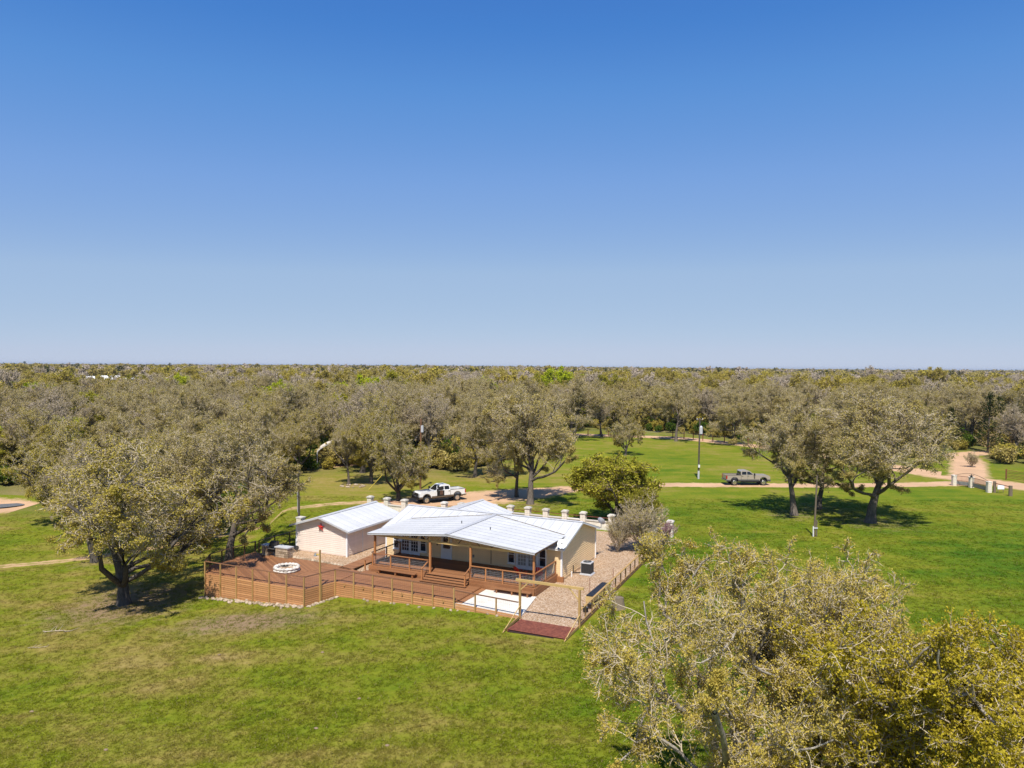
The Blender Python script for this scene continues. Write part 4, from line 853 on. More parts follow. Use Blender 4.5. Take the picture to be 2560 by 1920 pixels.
# fire pit deck
K = hthing('fire_pit_deck', 'wide brown deck on tall slatted skirt built round an oak', 'deck', -20, -7)
poly = [(-25.45, -10.8), (-15.7, -10.8), (-15.0, -8.15), (-15.0, -5.0), (-17.5, -4.25), (-23.3, -4.0), (-26.85, -4.0), (-26.85, -9.0)]
m = MB(); m.prism(poly, 2, -.02, LZ - .038); m.build('deck_frame', 'dark_wood', K)
def clip_line(poly, p, d):                    # interval of p + t d inside a convex polygon
    lo, hi = -1e9, 1e9; n = len(poly); s = 0
    for i in range(n): s += poly[i][0] * poly[(i + 1) % n][1] - poly[(i + 1) % n][0] * poly[i][1]
    for i in range(n):
        a, b = poly[i], poly[(i + 1) % n]; e = (b[0] - a[0], b[1] - a[1]); nn = (-e[1], e[0]) if s > 0 else (e[1], -e[0])
        num = (p[0] - a[0]) * nn[0] + (p[1] - a[1]) * nn[1]; den = d[0] * nn[0] + d[1] * nn[1]
        if abs(den) < 1e-9:
            if num < 0: return None
            continue
        t_ = -num / den
        if den > 0: lo = max(lo, t_)
        else: hi = min(hi, t_)
    return (lo, hi) if hi - lo > .15 else None
def planks(par, poly, ang, z, w=.14, hole=None, mat='deck_wood'):
    d = (math.cos(ang), math.sin(ang)); nn = (-d[1], d[0]); ts = [p[0] * nn[0] + p[1] * nn[1] for p in poly]; s = min(ts) + w / 2
    while s < max(ts):
        iv = [clip_line(poly, (nn[0] * q, nn[1] * q), d) for q in (s - w * .45, s + w * .45)]
        if all(iv):
            lo, hi = max(iv[0][0], iv[1][0]), min(iv[0][1], iv[1][1])
            spans = [(lo, hi)]
            if hole:
                hc = hole[0] * d[0] + hole[1] * d[1]; hs = hole[0] * nn[0] + hole[1] * nn[1]; dd_ = abs(hs - s)
                if dd_ < hole[2]:
                    k = math.sqrt(hole[2] ** 2 - dd_ ** 2); spans = [(lo, hc - k), (hc + k, hi)]
            for lo, hi in spans:
                if hi - lo > .12:
                    c = (lo + hi) / 2; piece(par, 'plank', mat, (nn[0] * s + d[0] * c, nn[1] * s + d[1] * c, z), (hi - lo, w * .955, .036), (0, 0, ang))
        s += w
planks(K, [(-25.45, -10.78), (-18.75, -10.78), (-18.75, -4.2), (-23.3, -4.02), (-26.83, -4.02), (-26.83, -9.0)], R(-32), LZ - .018, hole=(-26.1, -7.7, .55))
planks(K, [(-18.55, -10.78), (-15.72, -10.78), (-15.02, -8.15), (-15.02, -5.0), (-17.5, -4.27), (-18.55, -4.22)], 0., LZ - .018)
piece(K, 'border_board', 'deck_wood', (-18.65, -7.5, LZ - .016), (.17, 6.55, .036))
fence(K, (-25.45, -10.85), (-15.68, -10.85), 6, 1.14, ghl, .24); fence(K, (-15.68, -10.85), (-14.98, -8.22), 2, 1.14, ghl, .24, first=False, last=False)
fence(K, (-26.9, -9.0), (-25.45, -10.85), 1, 1.14, ghl, .24, post='dark_wood', rail='dark_wood', last=False); fence(K, (-26.9, -4.0), (-26.9, -9.0), 4, 1.14, ghl, .24, post='dark_wood', rail='dark_wood')
SF = hthing('side_fence', 'dark post and rail fence running back beside the outbuilding', 'fence', -26.7, 4)
fence(SF, (-26.6, 13.6), (-26.85, -3.6), 9, 1.1, ghl, None, post='dark_wood', rail='dark_wood', low=.25)
# lantern post on the deck corner
LP = hthing('lamp_post', 'tall wooden post with a small lamp arm at the deck corner', 'post', -15.32, -9.55, ghl(-15.32, -9.55))
piece(LP, 'post', 'post_wood', (-15.3, -9.6, .95), (.1, .1, 3.9)); m = MB(); m.beam((-15.3, -9.6, 2.55), (-15.75, -9.6, 2.5), .05, .05); m.build('arm', 'yellow_plastic', LP); m = MB(); m.cyl((-15.72, -9.6, 2.4), (-15.72, -9.6, 2.62), .14, .05, 10); m.build('lamp_shade', 'mid_grey', LP)
# gate frame, wings, cattle guard
GF = hthing('timber_gateway', 'tall open timber gate frame with crossbeam and corner braces', 'gate frame', 2.6, -8.85)
for x_ in (.55, 4.68): piece(GF, 'post', 'post_wood', (x_, -8.88, 1.15), (.13, .13, 2.55))
bar(GF, 'beam', 'beam_wood', (.25, -8.88, 2.5), (4.95, -8.88, 2.5), .12, .16); bar(GF, 'brace', 'beam_wood', (.6, -8.88, 1.9), (1.15, -8.88, 2.42), .07, .07); bar(GF, 'brace', 'beam_wood', (4.63, -8.88, 1.75), (3.98, -8.88, 2.42), .07, .07)
for x_, x2 in ((.55, .62), (4.68, 4.72)):
    g1 = ghl(x2, -11.5); bar(GF, 'wing_board', 'post_wood', (x_ + .02, -9.0, .12), (x2, -11.4, g1 + .12), .05, .16); bar(GF, 'wing_rope', 'beam_wood', (x_ + .05, -8.98, .85), (x2, -11.6, g1 + .05), .045, .045)
CG = hthing('cattle_guard', 'rusty red pipe cattle guard set in the ground before the gate frame', 'cattle guard', 2.75, -10.2)
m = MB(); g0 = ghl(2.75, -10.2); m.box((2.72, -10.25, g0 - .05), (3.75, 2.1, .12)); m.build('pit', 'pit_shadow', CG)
for k in range(10): m = MB(); yy_ = -11.18 + k * .207; m.cyl((.85, yy_, g0 + .09), (4.58, yy_, g0 + .10), .05, n=8); m.build('pipe', 'rust', CG)
for x_ in (.82, 4.6): piece(CG, 'side_rail', 'rust', (x_, -10.25, g0 + .05), (.08, 2.15, .14))
# right side fence
RF = hthing('yard_fence', 'long tan post and rail fence between gravel yard and green lawn', 'fence', 4.4, 5)
fence(RF, (4.0, 18.3), (4.68, -8.9), 19, 1.08, ghl, None, post='post_wood', rail='post_wood', low=.28, last=False)
piece(RF, 'kick_board', 'rail_brown', (4.36, 4.6, .08), (.04, 27, .16), (0, 0, R(1.43)))
# raised planter by the fence
PB = hthing('planter_box', 'long raised wooden planter with dark top beside the yard fence', 'planter', 3.9, -2.9)
piece(PB, 'bed', 'black_metal', (3.9, -2.9, .74), (.5, 3.5, .06)); piece(PB, 'side_board', 'beam_wood', (3.64, -2.9, .52), (.04, 3.6, .38)); piece(PB, 'side_board', 'beam_wood', (4.16, -2.9, .52), (.04, 3.6, .38))
for y_ in (-4.7, -1.1): piece(PB, 'end_board', 'beam_wood', (3.9, y_, .52), (.48, .04, .38))
for x_ in (3.68, 4.12):
    for y_ in (-4.66, -1.14): piece(PB, 'leg', 'post_wood', (x_, y_, .2), (.08, .08, .38))
for k in range(3): m = MB(); y_ = -5.9 + k * .9; m.cyl((4.05, y_, .03), (4.05, y_, .34), .17, .2, 12); o = hthing('plant_pot', 'dark plant pot in the row at the foot of the yard fence', 'plant pot', 4.05, y_, 0, 'pots by the yard fence'); m.build('pot', 'black_metal', o); m = MB(); m.cyl((4.05, y_, .3), (4.05, y_, .36), .17, n=12); m.build('soil', 'dark_grey', o)
ST_ = hthing('tree_stump', 'weathered grey tree stump on the lawn beside the yard fence', 'stump', 5.75, -4.2)
rs = random.Random(5); m = MB(); n_ = 18; vs = []
for zz_, r_ in ((-.1, .55), (.12, .44), (.45, .39), (.78, .37)):
    for i in range(n_): a = i * 2 * math.pi / n_; k = 1 + .14 * math.sin(3 * a + 1) + rs.uniform(-.06, .06); vs.append((5.75 + r_ * k * math.cos(a), -4.2 + r_ * k * math.sin(a), zz_ + (rs.uniform(-.05, .05) if zz_ > .5 else 0)))
m.add(vs, [(r_ * n_ + i, r_ * n_ + (i + 1) % n_, (r_ + 1) * n_ + (i + 1) % n_, (r_ + 1) * n_ + i) for r_ in range(3) for i in range(n_)]); m.build('trunk', 'grey_wood', ST_, smooth=True); m = MB(); m.add([(v[0], v[1], .77) for v in vs[-n_:]], [tuple(range(n_))]); m.build('cut_top', 'grey_wood', ST_)
for k in range(2):
    o = hthing('garden_stake', 'thin metal stake standing in the gravel by the planter', 'stake', (3.3, 4.0)[k], (-2.9, .4)[k], 0, 'stakes in the gravel'); m = MB(); m.cyl(((3.3, 4.0)[k], (-2.9, .4)[k], 0), ((3.3, 4.0)[k], (-2.9, .4)[k], 1.5), .02, n=6); m.build('rod', 'rust', o)
# AC unit
A = hthing('air_conditioner', 'grey outdoor air conditioning unit on the gravel by the end wall', 'air conditioner', 1.1, 2.9)
piece(A, 'pad', 'light_grey', (1.1, 2.9, .05), (1.0, 1.0, .1)); piece(A, 'coil', 'black_metal', (1.1, 2.9, .53), (.78, .78, .84)); piece(A, 'base', 'light_grey', (1.1, 2.9, .13), (.86, .86, .06)); piece(A, 'top', 'light_grey', (1.1, 2.9, .98), (.86, .86, .07))
for k in range(11): m = MB(); z = .2 + k * .068; m.box((1.1, 2.495, z), (.8, .015, .022)); m.box((1.1, 3.305, z), (.8, .015, .022)); m.box((1.505, 2.9, z), (.015, .8, .022)); m.build('louvre', 'dark_grey', A)
piece(A, 'side_panel', 'light_grey', (.70, 2.9, .55), (.03, .82, .8)); m = MB(); m.cyl((1.1, 2.9, 1.01), (1.1, 2.9, 1.05), .33, n=20); m.build('fan_guard', 'dark_grey', A); m = MB(); m.cyl((1.1, 2.9, 1.05), (1.1, 2.9, 1.08), .09, n=10); m.build('fan_hub', 'mid_grey', A)
m = MB(); m.beam((.7, 2.9, .12), (.06, 2.5, .12), .06, .06); m.beam((.06, 2.5, .1), (.06, 2.5, .7), .05, .05); m.build('refrigerant_line', 'black_metal', A)
o = hthing('wall_pipe', 'short pale pipe stub by the end wall', 'pipe', .25, 1.6); m = MB(); m.cyl((.25, 1.6, 0), (.25, 1.6, .45), .05); m.build('pipe', 'white_plastic', o)
# fire pit of pale stones
FP = hthing('fire_pit', 'round fire pit of pale whitewashed stones on the deck', 'fire pit', -20.4, -7.4, LZ); rs = random.Random(8)
for lay in range(2):
    for k in range(20):
        a = (k + lay * .5) * 2 * math.pi / 20; m = MB(); m.blob((0, 0, 0), (.17, .20, .13), rs, 7, 4); o = link('stone', m.mesh('white_stone', smooth=False), FP, (.88 * math.cos(a), .88 * math.sin(a), .1 + lay * .2), (0, 0, a))
m = MB(); m.cyl((-20.4, -7.4, LZ), (-20.4, -7.4, LZ + .14), .78, n=24); m.build('gravel_fill', 'gravel', FP)
m = MB(); m.cyl((-20.4, -7.4, LZ + .3), (-20.4, -7.4, LZ + .36), 1.14, 1.1, n=28); 
ringv = []; N_ = 28
for r_, z in ((.97, .28), (.95, .35), (.82, .35), (.80, .28)): ringv += [(-20.4 + r_ * math.cos(i * 2 * math.pi / N_), -7.4 + r_ * math.sin(i * 2 * math.pi / N_), LZ + z) for i in range(N_)]
m = MB(); m.add(ringv, [(j * N_ + i, j * N_ + (i + 1) % N_, ((j + 1) % 4) * N_ + (i + 1) % N_, ((j + 1) % 4) * N_ + i) for j in range(4) for i in range(N_)]); m.build('mortar_rim', 'white_stone', FP)
o = hthing('fire_grate', 'dark metal grate lying in the fire pit', 'grate', -20.9, -7.0, LZ + .14); m = MB(); [m.beam((-21.2, -7.2 + k * .09, LZ + .2), (-20.7, -7.2 + k * .09, LZ + .24), .03, .03) for k in range(5)]; m.build('bars', 'black_metal', o)
# stone grill station and barbecue
def stonework(par, x0, x1, y0, y1, z0, z1, rs, s=.24, name='stone', mat='field_stone', sub=None):
    """stones laid on the faces of a block"""
    b_ = Vector(base(par))
    z = z0
    while z < z1 - .05:
        hh = min(rs.uniform(.13, .2), z1 - z)
        for face in range(4):
            L = (x1 - x0) if face % 2 == 0 else (y1 - y0); t_ = 0.
            while t_ < L - .04:
                w = min(rs.uniform(.16, .34), L - t_); c = t_ + w / 2
                if face == 0: p, d = (x0 + c, y0, z + hh / 2), (w - .02, .1, hh - .02)
                elif face == 1: p, d = (x1, y0 + c, z + hh / 2), (.1, w - .02, hh - .02)
                elif face == 2: p, d = (x0 + c, y1, z + hh / 2), (w - .02, .1, hh - .02)
                else: p, d = (x0, y0 + c, z + hh / 2), (.1, w - .02, hh - .02)
                d = tuple(round(q / .04) * .04 + (.0 if i_ else .0) for i_, q in enumerate(d)); d = tuple(max(q, .04) for q in d)
                piece(par, name, mat, p, d, (rs.uniform(-.04, .04), rs.uniform(-.04, .04), rs.uniform(-.05, .05)), sub); t_ += w
        z += hh
GS = hthing('grill_station', 'rough stone outdoor counter with two pillars at the deck back', 'counter', -24.4, -4.2, LZ); rs = random.Random(12)
for (x0, x1, y0, y1) in ((-25.7, -25.15, -4.5, -3.9), (-24.2, -22.9, -4.5, -3.9)):
    piece(GS, 'core', 'field_stone', ((x0 + x1) / 2, (y0 + y1) / 2, LZ + .4), (x1 - x0 - .04, y1 - y0 - .04, .8)); stonework(GS, x0, x1, y0, y1, LZ, LZ + .8, rs)
    piece(GS, 'counter_slab', 'light_grey', ((x0 + x1) / 2, (y0 + y1) / 2, LZ + .85), (x1 - x0 + .16, y1 - y0 + .16, .09))
BQ = hthing('barbecue', 'black barbecue grill between the stone pillars', 'barbecue', -24.68, -4.2, LZ)
m = MB(); m.prism([(-4.5, .55), (-3.9, .55), (-3.9, .85), (-4.5, .85)], 0, -25.05, -24.3); m.build('firebox', 'black_metal', BQ); m = MB(); m.prism([(-4.45, 1.0), (-3.9, 1.0), (-3.9, 1.35), (-4.1, 1.45), (-4.35, 1.36)], 0, -25.0, -24.35); m.build('lid', 'black_metal', BQ)
piece(BQ, 'front_shelf', 'steel', (-24.68, -4.56, .86), (.8, .16, .03))
for x_ in (-25.0, -24.36):
    for y_ in (-4.45, -3.95): piece(BQ, 'leg', 'dark_grey', (x_, y_, LZ + .18), (.05, .05, .36))
# stone edging behind the deck
SE = hthing('stone_edging', 'low edging of stones between deck and gravel', 'edging', -20.4, -3.95); rs = random.Random(21)
for k in range(17):
    x_ = -23.0 + k * .34; y_ = -3.92 - .25 * k / 17; m = MB(); m.blob((0, 0, 0), (.2, .14, .13), rs, 7, 4); link('stone', m.mesh('field_stone'), SE, (x_ + 20.4, y_ + 3.95, LZ - .02), (0, 0, rs.uniform(-.2, .2)))
# rubble along the deck foot
RB = hthing('stone_border', 'line of rough pale stones along the foot of the deck skirt', 'stones', -20, -11.2, -1.2); rs = random.Random(22); BL = []
for q in range(6): m = MB(); m.blob((0, 0, 0), (.17, .13, .10), rs, 7, 4); BL.append(m.mesh('field_stone'))
def rubble(par, a, b, n, w):
    bb = base(par)
    for k in range(n):
        t_ = (k + rs.random()) / n; x_, y_ = a[0] + (b[0] - a[0]) * t_ + rs.gauss(0, w * .3), a[1] + (b[1] - a[1]) * t_ + rs.gauss(0, w); o = link('stone', BL[k % 6], par, (x_ - bb[0], y_ - bb[1], ghl(x_, y_) + .04 - bb[2]), (rs.uniform(-.3, .3), rs.uniform(-.3, .3), rs.uniform(0, 6))); s = rs.uniform(.45, 1.2); o.scale = (s, s, s)
rubble(RB, (-25.6, -11.3), (-15.6, -11.15), 120, .16); rubble(RB, (-15.4, -11.0), (-14.7, -8.5), 24, .1)
rubble(RB, (-13, -8.5), (-1, -8.8), 14, .08)
# red chairs on the porch
def chair(hx, hy, rz, label):
    x, y = wor(hx, hy); C = thing('deck_chair', label, 'chair', (x, y, DZ), -TH + rz, 'chairs on the porch')
    for i in range(4): m = MB(); m.beam((-.24 + i * .16, .1, .32), (-.24 + i * .16, .42, 1.0 - abs(i - 1.5) * .05), .13, .025); m.build('back_slat', 'red_paint', C)
    for i in range(4): m = MB(); m.beam((-.28, -.36 + i * .13, .38 - i * .03), (.28, -.36 + i * .13, .38 - i * .03), .11, .025); m.build('seat_slat', 'red_paint', C)
    for s in (-1, 1):
        m = MB(); m.box((s * .33, -.05, .58), (.12, .75, .03)); m.build('arm', 'red_paint', C)
        m = MB(); m.beam((s * .31, -.36, 0), (s * .31, -.36, .57), .09, .03); m.build('leg', 'red_paint', C); m = MB(); m.beam((s * .29, .5, 0), (s * .29, -.36, .36), .03, .1); m.build('leg', 'red_paint', C)
chair(-2.3, -2.6, R(150), 'red slatted chair on the porch by the right-hand french doors'); chair(-1.1, -2.0, R(200), 'second red slatted chair beside the porch end railing')
# stone boundary wall with capped pillars
SW = hthing('boundary_wall', 'low limestone wall with capped stone pillars behind the house', 'wall', -13, 18)
pil = [(-29.8, 16.8), (-27.55, 16.85), (-25.2, 16.8), (-20.5, 17.5), (-18.6, 17.9), (-15.0, 18.6), (-13.2, 19.0), (-11.2, 19.1), (-9.1, 19.0), (-7.0, 19.1), (-5.0, 19.1), (-2, 19.1), (1.0, 19.1), (4.0, 18.9)]; rs = random.Random(31)
for i, (x_, y_) in enumerate(pil):
    o = piece(SW, 'pillar', 'limestone', (x_, y_, .72), (.44, .44, 1.5)); bx_ = base(SW)
    z = 0.02; lay = 0
    while z < 1.4:
        hh = rs.choice((.16, .2, .24)); 
        for s in range(4):
            a = s * math.pi / 2; off = .14 if (lay + s) % 2 else -.12; w1, w2 = ((.34, .20) if off > 0 else (.20, .34))
            for w_, oo in ((.30, -.12), (.22, .14)):
                p = Vector((oo if lay % 2 else -oo, -.245, z + hh / 2)); p.rotate(Euler((0, 0, a))); piece(SW, 'stone', 'limestone', p, (w_ - .015, .06, hh - .015), (0, rs.uniform(-.02, .02), a), sub=o).location = p - Vector((0, 0, .72))
        z += hh; lay += 1
    c = piece(SW, 'cap', 'white_stone', (x_, y_, 1.53), (.68, .68, .12), sub=o); c.location = (0, 0, .80); c = piece(SW, 'cap_top', 'white_stone', (x_, y_, 1.6), (.5, .5, .08), sub=o); c.location = (0, 0, .89)
    if i + 1 < len(pil):
        q = Vector(pil[i + 1]); p = Vector((x_, y_)); d = q - p; L = d.length; u = d / L; ang = math.atan2(u.y, u.x)
        if i not in (2,):
            piece(SW, 'wall_core', 'limestone', ((p.x + q.x) / 2, (p.y + q.y) / 2, .4), (L - .5, .26, .78), (0, 0, ang)); piece(SW, 'coping', 'white_stone', ((p.x + q.x) / 2, (p.y + q.y) / 2, .84), (L - .52, .38, .09), (0, 0, ang))
            bar(SW, 'iron_rail', 'rust', (p.x + u.x * .3, p.y + u.y * .3, 1.22), (q.x - u.x * .3, q.y - u.y * .3, 1.22), .05, .05)
o = hthing('stone_pillar', 'single capped stone pillar behind the outbuilding by a pole', 'pillar', -29.0, 4.2); piece(o, 'shaft', 'limestone', (-29, 4.2, .75), (.55, .55, 1.5)); piece(o, 'cap', 'white_stone', (-29, 4.2, 1.55), (.7, .7, .12))
stonework(o, -29.28, -28.72, 3.92, 4.48, .05, 1.45, rs, mat='limestone')
# ------------------------------------------------------------------ pickups
def pickup(label, x, y, z, rz, body, lower, door_open, tailgate_up=True, guard=False):
    T = thing('pickup_truck', label, 'pickup', (x, y, z), rz)          # x forward, front axle +2.2, rear axle -1.95
    def prof(pts, y0, y1, mat, name, sub=None, taper=0.):
        m = MB(); n = len(pts); vs = [(p[0], y0 + (taper * max(0, p[1] - 1.15)), p[1]) for p in pts] + [(p[0], y1 - (taper * max(0, p[1] - 1.15)), p[1]) for p in pts]
        m.add(vs, [(i, (i + 1) % n, n + (i + 1) % n, n + i) for i in range(n)] + [tuple(reversed(range(n))), tuple(range(n, 2 * n))]); return m.build(name, mat, T, sub=sub)
    def arch(cx, r=.56, k=9): return [(cx + r * math.cos(math.pi - i * math.pi / k), .62 + (r * .96) * math.sin(i * math.pi / k)) for i in range(k + 1)]
    W_ = .98
    fr = [(.95, .78), (1.5, .70)] + arch(2.15) + [(2.95, .66), (3.08, .8), (3.06, 1.22), (2.9, 1.36), (1.05, 1.44), (.95, 1.4)]
    prof(fr, -W_, W_, body, 'front_body')
    cab = [(-1.0, .74), (.95, .74), (.95, 1.40), (.55, 1.46), (-1.02, 1.46)]
    prof(cab, -W_ + .02, W_ - .02, body, 'cab_body')
    green = [(.95, 1.40), (.22, 2.0), (-.05, 2.07), (-.85, 2.06), (-1.02, 1.92), (-1.02, 1.40)]
    prof(green, -W_ + .03, W_ - .03, body, 'cab_roof', taper=.16)
    # glass set into the cab
    def quadpane(pts, name='window'):
        m = MB(); m.add(pts, [(0, 1, 2, 3)]); return m.build(name, 'glass', T)
    yy_ = lambda zz_: W_ - .03 - .16 * (zz_ - 1.15) + .006
    for s in (-1, 1):
        for pts in ([(.68, 1.50), (.18, 1.92), (-.16, 1.92), (-.16, 1.50)], [(-.26, 1.50), (-.26, 1.92), (-.86, 1.92), (-.92, 1.50)]):
            quadpane([(p[0], s * yy_(p[1]), p[1]) for p in pts])
    quadpane([(.90, -.74, 1.475), (.90, .74, 1.475), (.265, .68, 1.995), (.265, -.68, 1.995)], 'windscreen'); quadpane([(-1.028, -.66, 1.5), (-1.028, .66, 1.5), (-1.028, .62, 1.86), (-1.028, -.62, 1.86)], 'rear_window')
    # bed
    for s in (-1, 1):
        bs = [(-3.1, .80), (-2.62, .76)] + arch(-1.97) + [(-1.36, .76), (-1.06, .76), (-1.06, 1.42), (-3.1, 1.42)]
        a, b = (W_ - .12, W_) if s > 0 else (-W_, -W_ + .12); prof(bs, a, b, body, 'bed_side')
        prof([(-2.62, .60), (-2.56, .76), (-3.1, .80), (-3.1, .60)], (W_ - .14 if s > 0 else -W_ - .012), (W_ + .012 if s > 0 else -W_ + .14), lower, 'lower_panel')
        prof([(-1.38, .62), (1.5, .62), (1.5, .84), (-1.38, .84)], (W_ - .1 if s > 0 else -W_ - .012), (W_ + .012 if s > 0 else -W_ + .1), lower, 'lower_panel')
        prof([(2.75, .62), (3.09, .62), (3.1, .84), (2.72, .84)], (W_ - .1 if s > 0 else -W_ - .012), (W_ + .012 if s > 0 else -W_ + .1), lower, 'lower_panel')
        m = MB(); m.box((.2, s * (W_ + .02), .5), (2.6, .16, .06)); m.build('running_board', 'black_metal', T)
        m = MB(); m.box((-3.1, s * (W_ - .09), 1.15), (.05, .17, .46)); m.box((-3.05, s * (W_ + .004), 1.15), (.1, .02, .46)); m.build('tail_light', 'tail_lamp', T)
        m = MB(); m.box((3.03, s * .76, 1.12), (.12, .36, .24)); m.build('headlight', 'head_lamp', T)
        m = MB(); m.box((.80, s * (W_ + .16), 1.56), (.14, .26, .30)); m.box((.84, s * (W_ + .02), 1.46), (.05, .1, .06)); m.build('mirror', 'black_metal' , T)
        for cx in (2.15, -1.97):
            m = MB(); yk = s * .82; m.cyl((cx, yk - .15, .42), (cx, yk + .15, .42), .42, n=28); wh = m.build('wheel', 'tyre', T, smooth=False)
            m = MB(); m.cyl((cx, yk + s * .152, .42), (cx, yk + s * .165, .42), .27, .25, n=20)
            for k in range(6): a = k * math.pi / 3; m.beam((cx, yk + s * .175, .42), (cx + .22 * math.cos(a), yk + s * .17, .42 + .22 * math.sin(a)), .03, .07)
            m.cyl((cx, yk + s * .16, .42), (cx, yk + s * .20, .42), .07, n=10); m.build('rim', 'chrome', T, sub=wh)
            m = MB()
            for i in range(9):
                a0, a1 = i * math.pi / 9, (i + 1) * math.pi / 9; ro, ri = .60, .53
                q = [(cx + r_ * math.cos(a), .60 + r_ * math.sin(a)) for a, r_ in ((a0, ri), (a0, ro), (a1, ro), (a1, ri))]; m.prism(q, 1, *( (s * (W_ - .03), s * (W_ + .03)) if s > 0 else (s * (W_ + .03), s * (W_ - .03))))
            m.build('wheel_arch', lower, T)
    m = MB(); m.box((-2.08, 0, .78), (2.04, 1.72, .05)); m.box((-1.08, 0, 1.1), (.04, 1.72, .6)); m.build('bed_floor', 'black_metal', T)
    m = MB(); m.box((-3.085, 0, 1.12), (.05, 1.72, .6)); m.build('tailgate', body, T)
    for s in (-1, 1): m = MB(); m.box((-2.08, s * .925, 1.435), (2.04, .12, .03)); m.build('bed_rail', 'black_metal', T)
    m = MB(); m.box((-3.18, 0, .68), (.16, 1.9, .18)); m.build('rear_bumper', 'chrome', T); m = MB(); m.box((3.14, 0, .66), (.14, 1.9, .26)); m.build('front_bumper', 'black_metal' if guard else 'chrome', T)
    m = MB(); m.box((3.07, 0, 1.08), (.06, 1.1, .34)); m.build('grille', 'black_metal', T)
    if guard:
        m = MB(); [m.beam((3.26, -.85, z), (3.26, .85, z), .05, .05) for z in (.62, .82, 1.02, 1.22)]; [m.beam((3.26, y_, .55), (3.24, y_, 1.28), .06, .06) for y_ in (-.85, -.4, .4, .85)]; m.build('brush_guard', 'black_metal', T)
    m = MB(); m.box((0, 0, .56), (5.9, 1.1, .2)); m.build('chassis', 'black_metal', T)
    if door_open:
        s = door_open; m = MB(); m.box((.33, s * (W_ - .005), 1.12), (1.0, .05, .66)); m.box((.33, s * (W_ - .06), 1.68), (.62, .05, .44)); m.build('dark_doorway', 'black_metal', T)  # no hole in the cab: black blocks carry the interior's shade as colour
        m = MB(); m.box((.2, s * (W_ - .0), 1.2), (.4, .08, .5)); m.build('seat', 'seat_fabric', T)
        dr = link('open_door', None, T, (.86, s * (W_ + .02), 0), (0, 0, s * R(52))); 
        m = MB(); m.box((-.52, 0, 1.13), (1.04, .08, .58)); m.beam((-1.0, 0, 1.42), (-.82, -s * .1, 1.95), .05, .05); m.beam((-.06, 0, 1.42), (-.62, -s * .1, 1.95), .05, .05); m.beam((-.82, -s * .1, 1.95), (-.62, -s * .1, 1.95), .05, .05); link('door_skin', m.mesh(body), dr)
        m = MB(); m.box((-.52, 0, .75), (1.04, .1, .2)); link('door_trim', m.mesh(lower), dr); m = MB(); m.add([(-.98, 0, 1.43), (-.14, 0, 1.43), (-.64, -s * .1, 1.93), (-.8, -s * .1, 1.93)], [(0, 1, 2, 3)]); link('pane', m.mesh('glass'), dr)
    for s in (-1, 1):
        for hx_ in (-.05, -.85): m = MB(); m.box((hx_, s * (W_ - .002), 1.33), (.2, .04, .05)); m.build('door_handle', 'chrome', T)
    # door seams
    for s in (-1, 1):
        for xs in (.93, -.12, -1.02): m = MB(); m.box((xs, s * (W_ - .016), 1.14), (.016, .012, .58)); m.build('door_seam', 'dark_grey', T)
    return T
f = gpt(1066, 1260); r_ = gpt(1143, 1252); rz = math.atan2(f[1] - r_[1], f[0] - r_[0]); L_ = math.hypot(f[0] - r_[0], f[1] - r_[1])
n_ = (-math.sin(rz), math.cos(rz)); s_ = -1 if n_[1] < 0 else 1      # far side of the truck
cx, cy = (f[0] + r_[0]) / 2 - .09 * math.cos(rz) + n_[0] * s_ * .9, (f[1] + r_[1]) / 2 - .09 * math.sin(rz) + n_[1] * s_ * .9
pickup('white crew-cab pickup with tan lower panels and its driver door open', cx, cy, tz(cx, cy) + .03, rz, 'white_paint', 'tan_paint', -s_, guard=True)
f = gpt(1910, 1214); r_ = gpt(1831, 1214); rz = math.atan2(f[1] - r_[1], f[0] - r_[0]); n_ = (-math.sin(rz), math.cos(rz)); cx, cy = (f[0] + r_[0]) / 2 + n_[0] * .9, (f[1] + r_[1]) / 2 + n_[1] * .9
pickup('pewter-grey pickup parked on the gravel drive behind oak branches', cx, cy, tz(cx, cy) + .02, rz, 'pewter_paint', 'dark_grey', 0)
# ------------------------------------------------------------------ poles
def pole(u, v, top, label, r=.14, lean=0., mat='bark_dark'):
    x, y, z = gpt(u, v); h = CAM_H - (top - (916 + (u - 1280) * .007)) / 1870 * y - z; T = thing('utility_pole', label, 'pole', (x, y, z))
    m = MB(); m.cyl((0, 0, -.3), (h * lean, 0, h), r, r * .75, 12); m.build('pole', mat, T); return T, h
T, h = pole(1746, 1197, 1046, 'utility pole with grey transformer standing in the grass by the drive', lean=.012)
m = MB(); m.cyl((.28, 0, h - 2.3), (.28, 0, h - 1.3), .26, n=16); m.cyl((.28, 0, h - 1.3), (.28, 0, h - 1.1), .26, .1, 16); m.build('transformer', 'light_grey', T); m = MB(); m.box((.1, 0, h - .2), (.9, .08, .09)); m.build('crossarm', 'grey_wood', T)
for x_ in (-.3, .1, .5): m = MB(); m.cyl((x_, 0, h - .15), (x_, 0, h + .05), .05, .03, 8); m.build('insulator', 'white_plastic', T)
m = MB(); m.cyl((0, -.02, -.1), (.02, -.02, 1.2), .155, .15, 12); m.build('base_wrap', 'light_grey', T); piece(T, 'meter_box', 'white_plastic', (0.02, -.2, 1.9), (.26, .14, .42))
T, h = pole(1051, 1222, 1047, 'brown utility pole behind the white pickup', mat='rail_brown', lean=.004); m = MB(); m.cyl((.2, 0, h - 1.8), (.2, 0, h - .9), .2, n=14); m.build('transformer', 'light_grey', T); m = MB(); m.box((0, 0, h - .3), (1.0, .08, .08)); m.build('crossarm', 'grey_wood', T)
gx2, gy2, gz2 = gpt(922, 1224); bx, by, bz = gpt(1051, 1222)
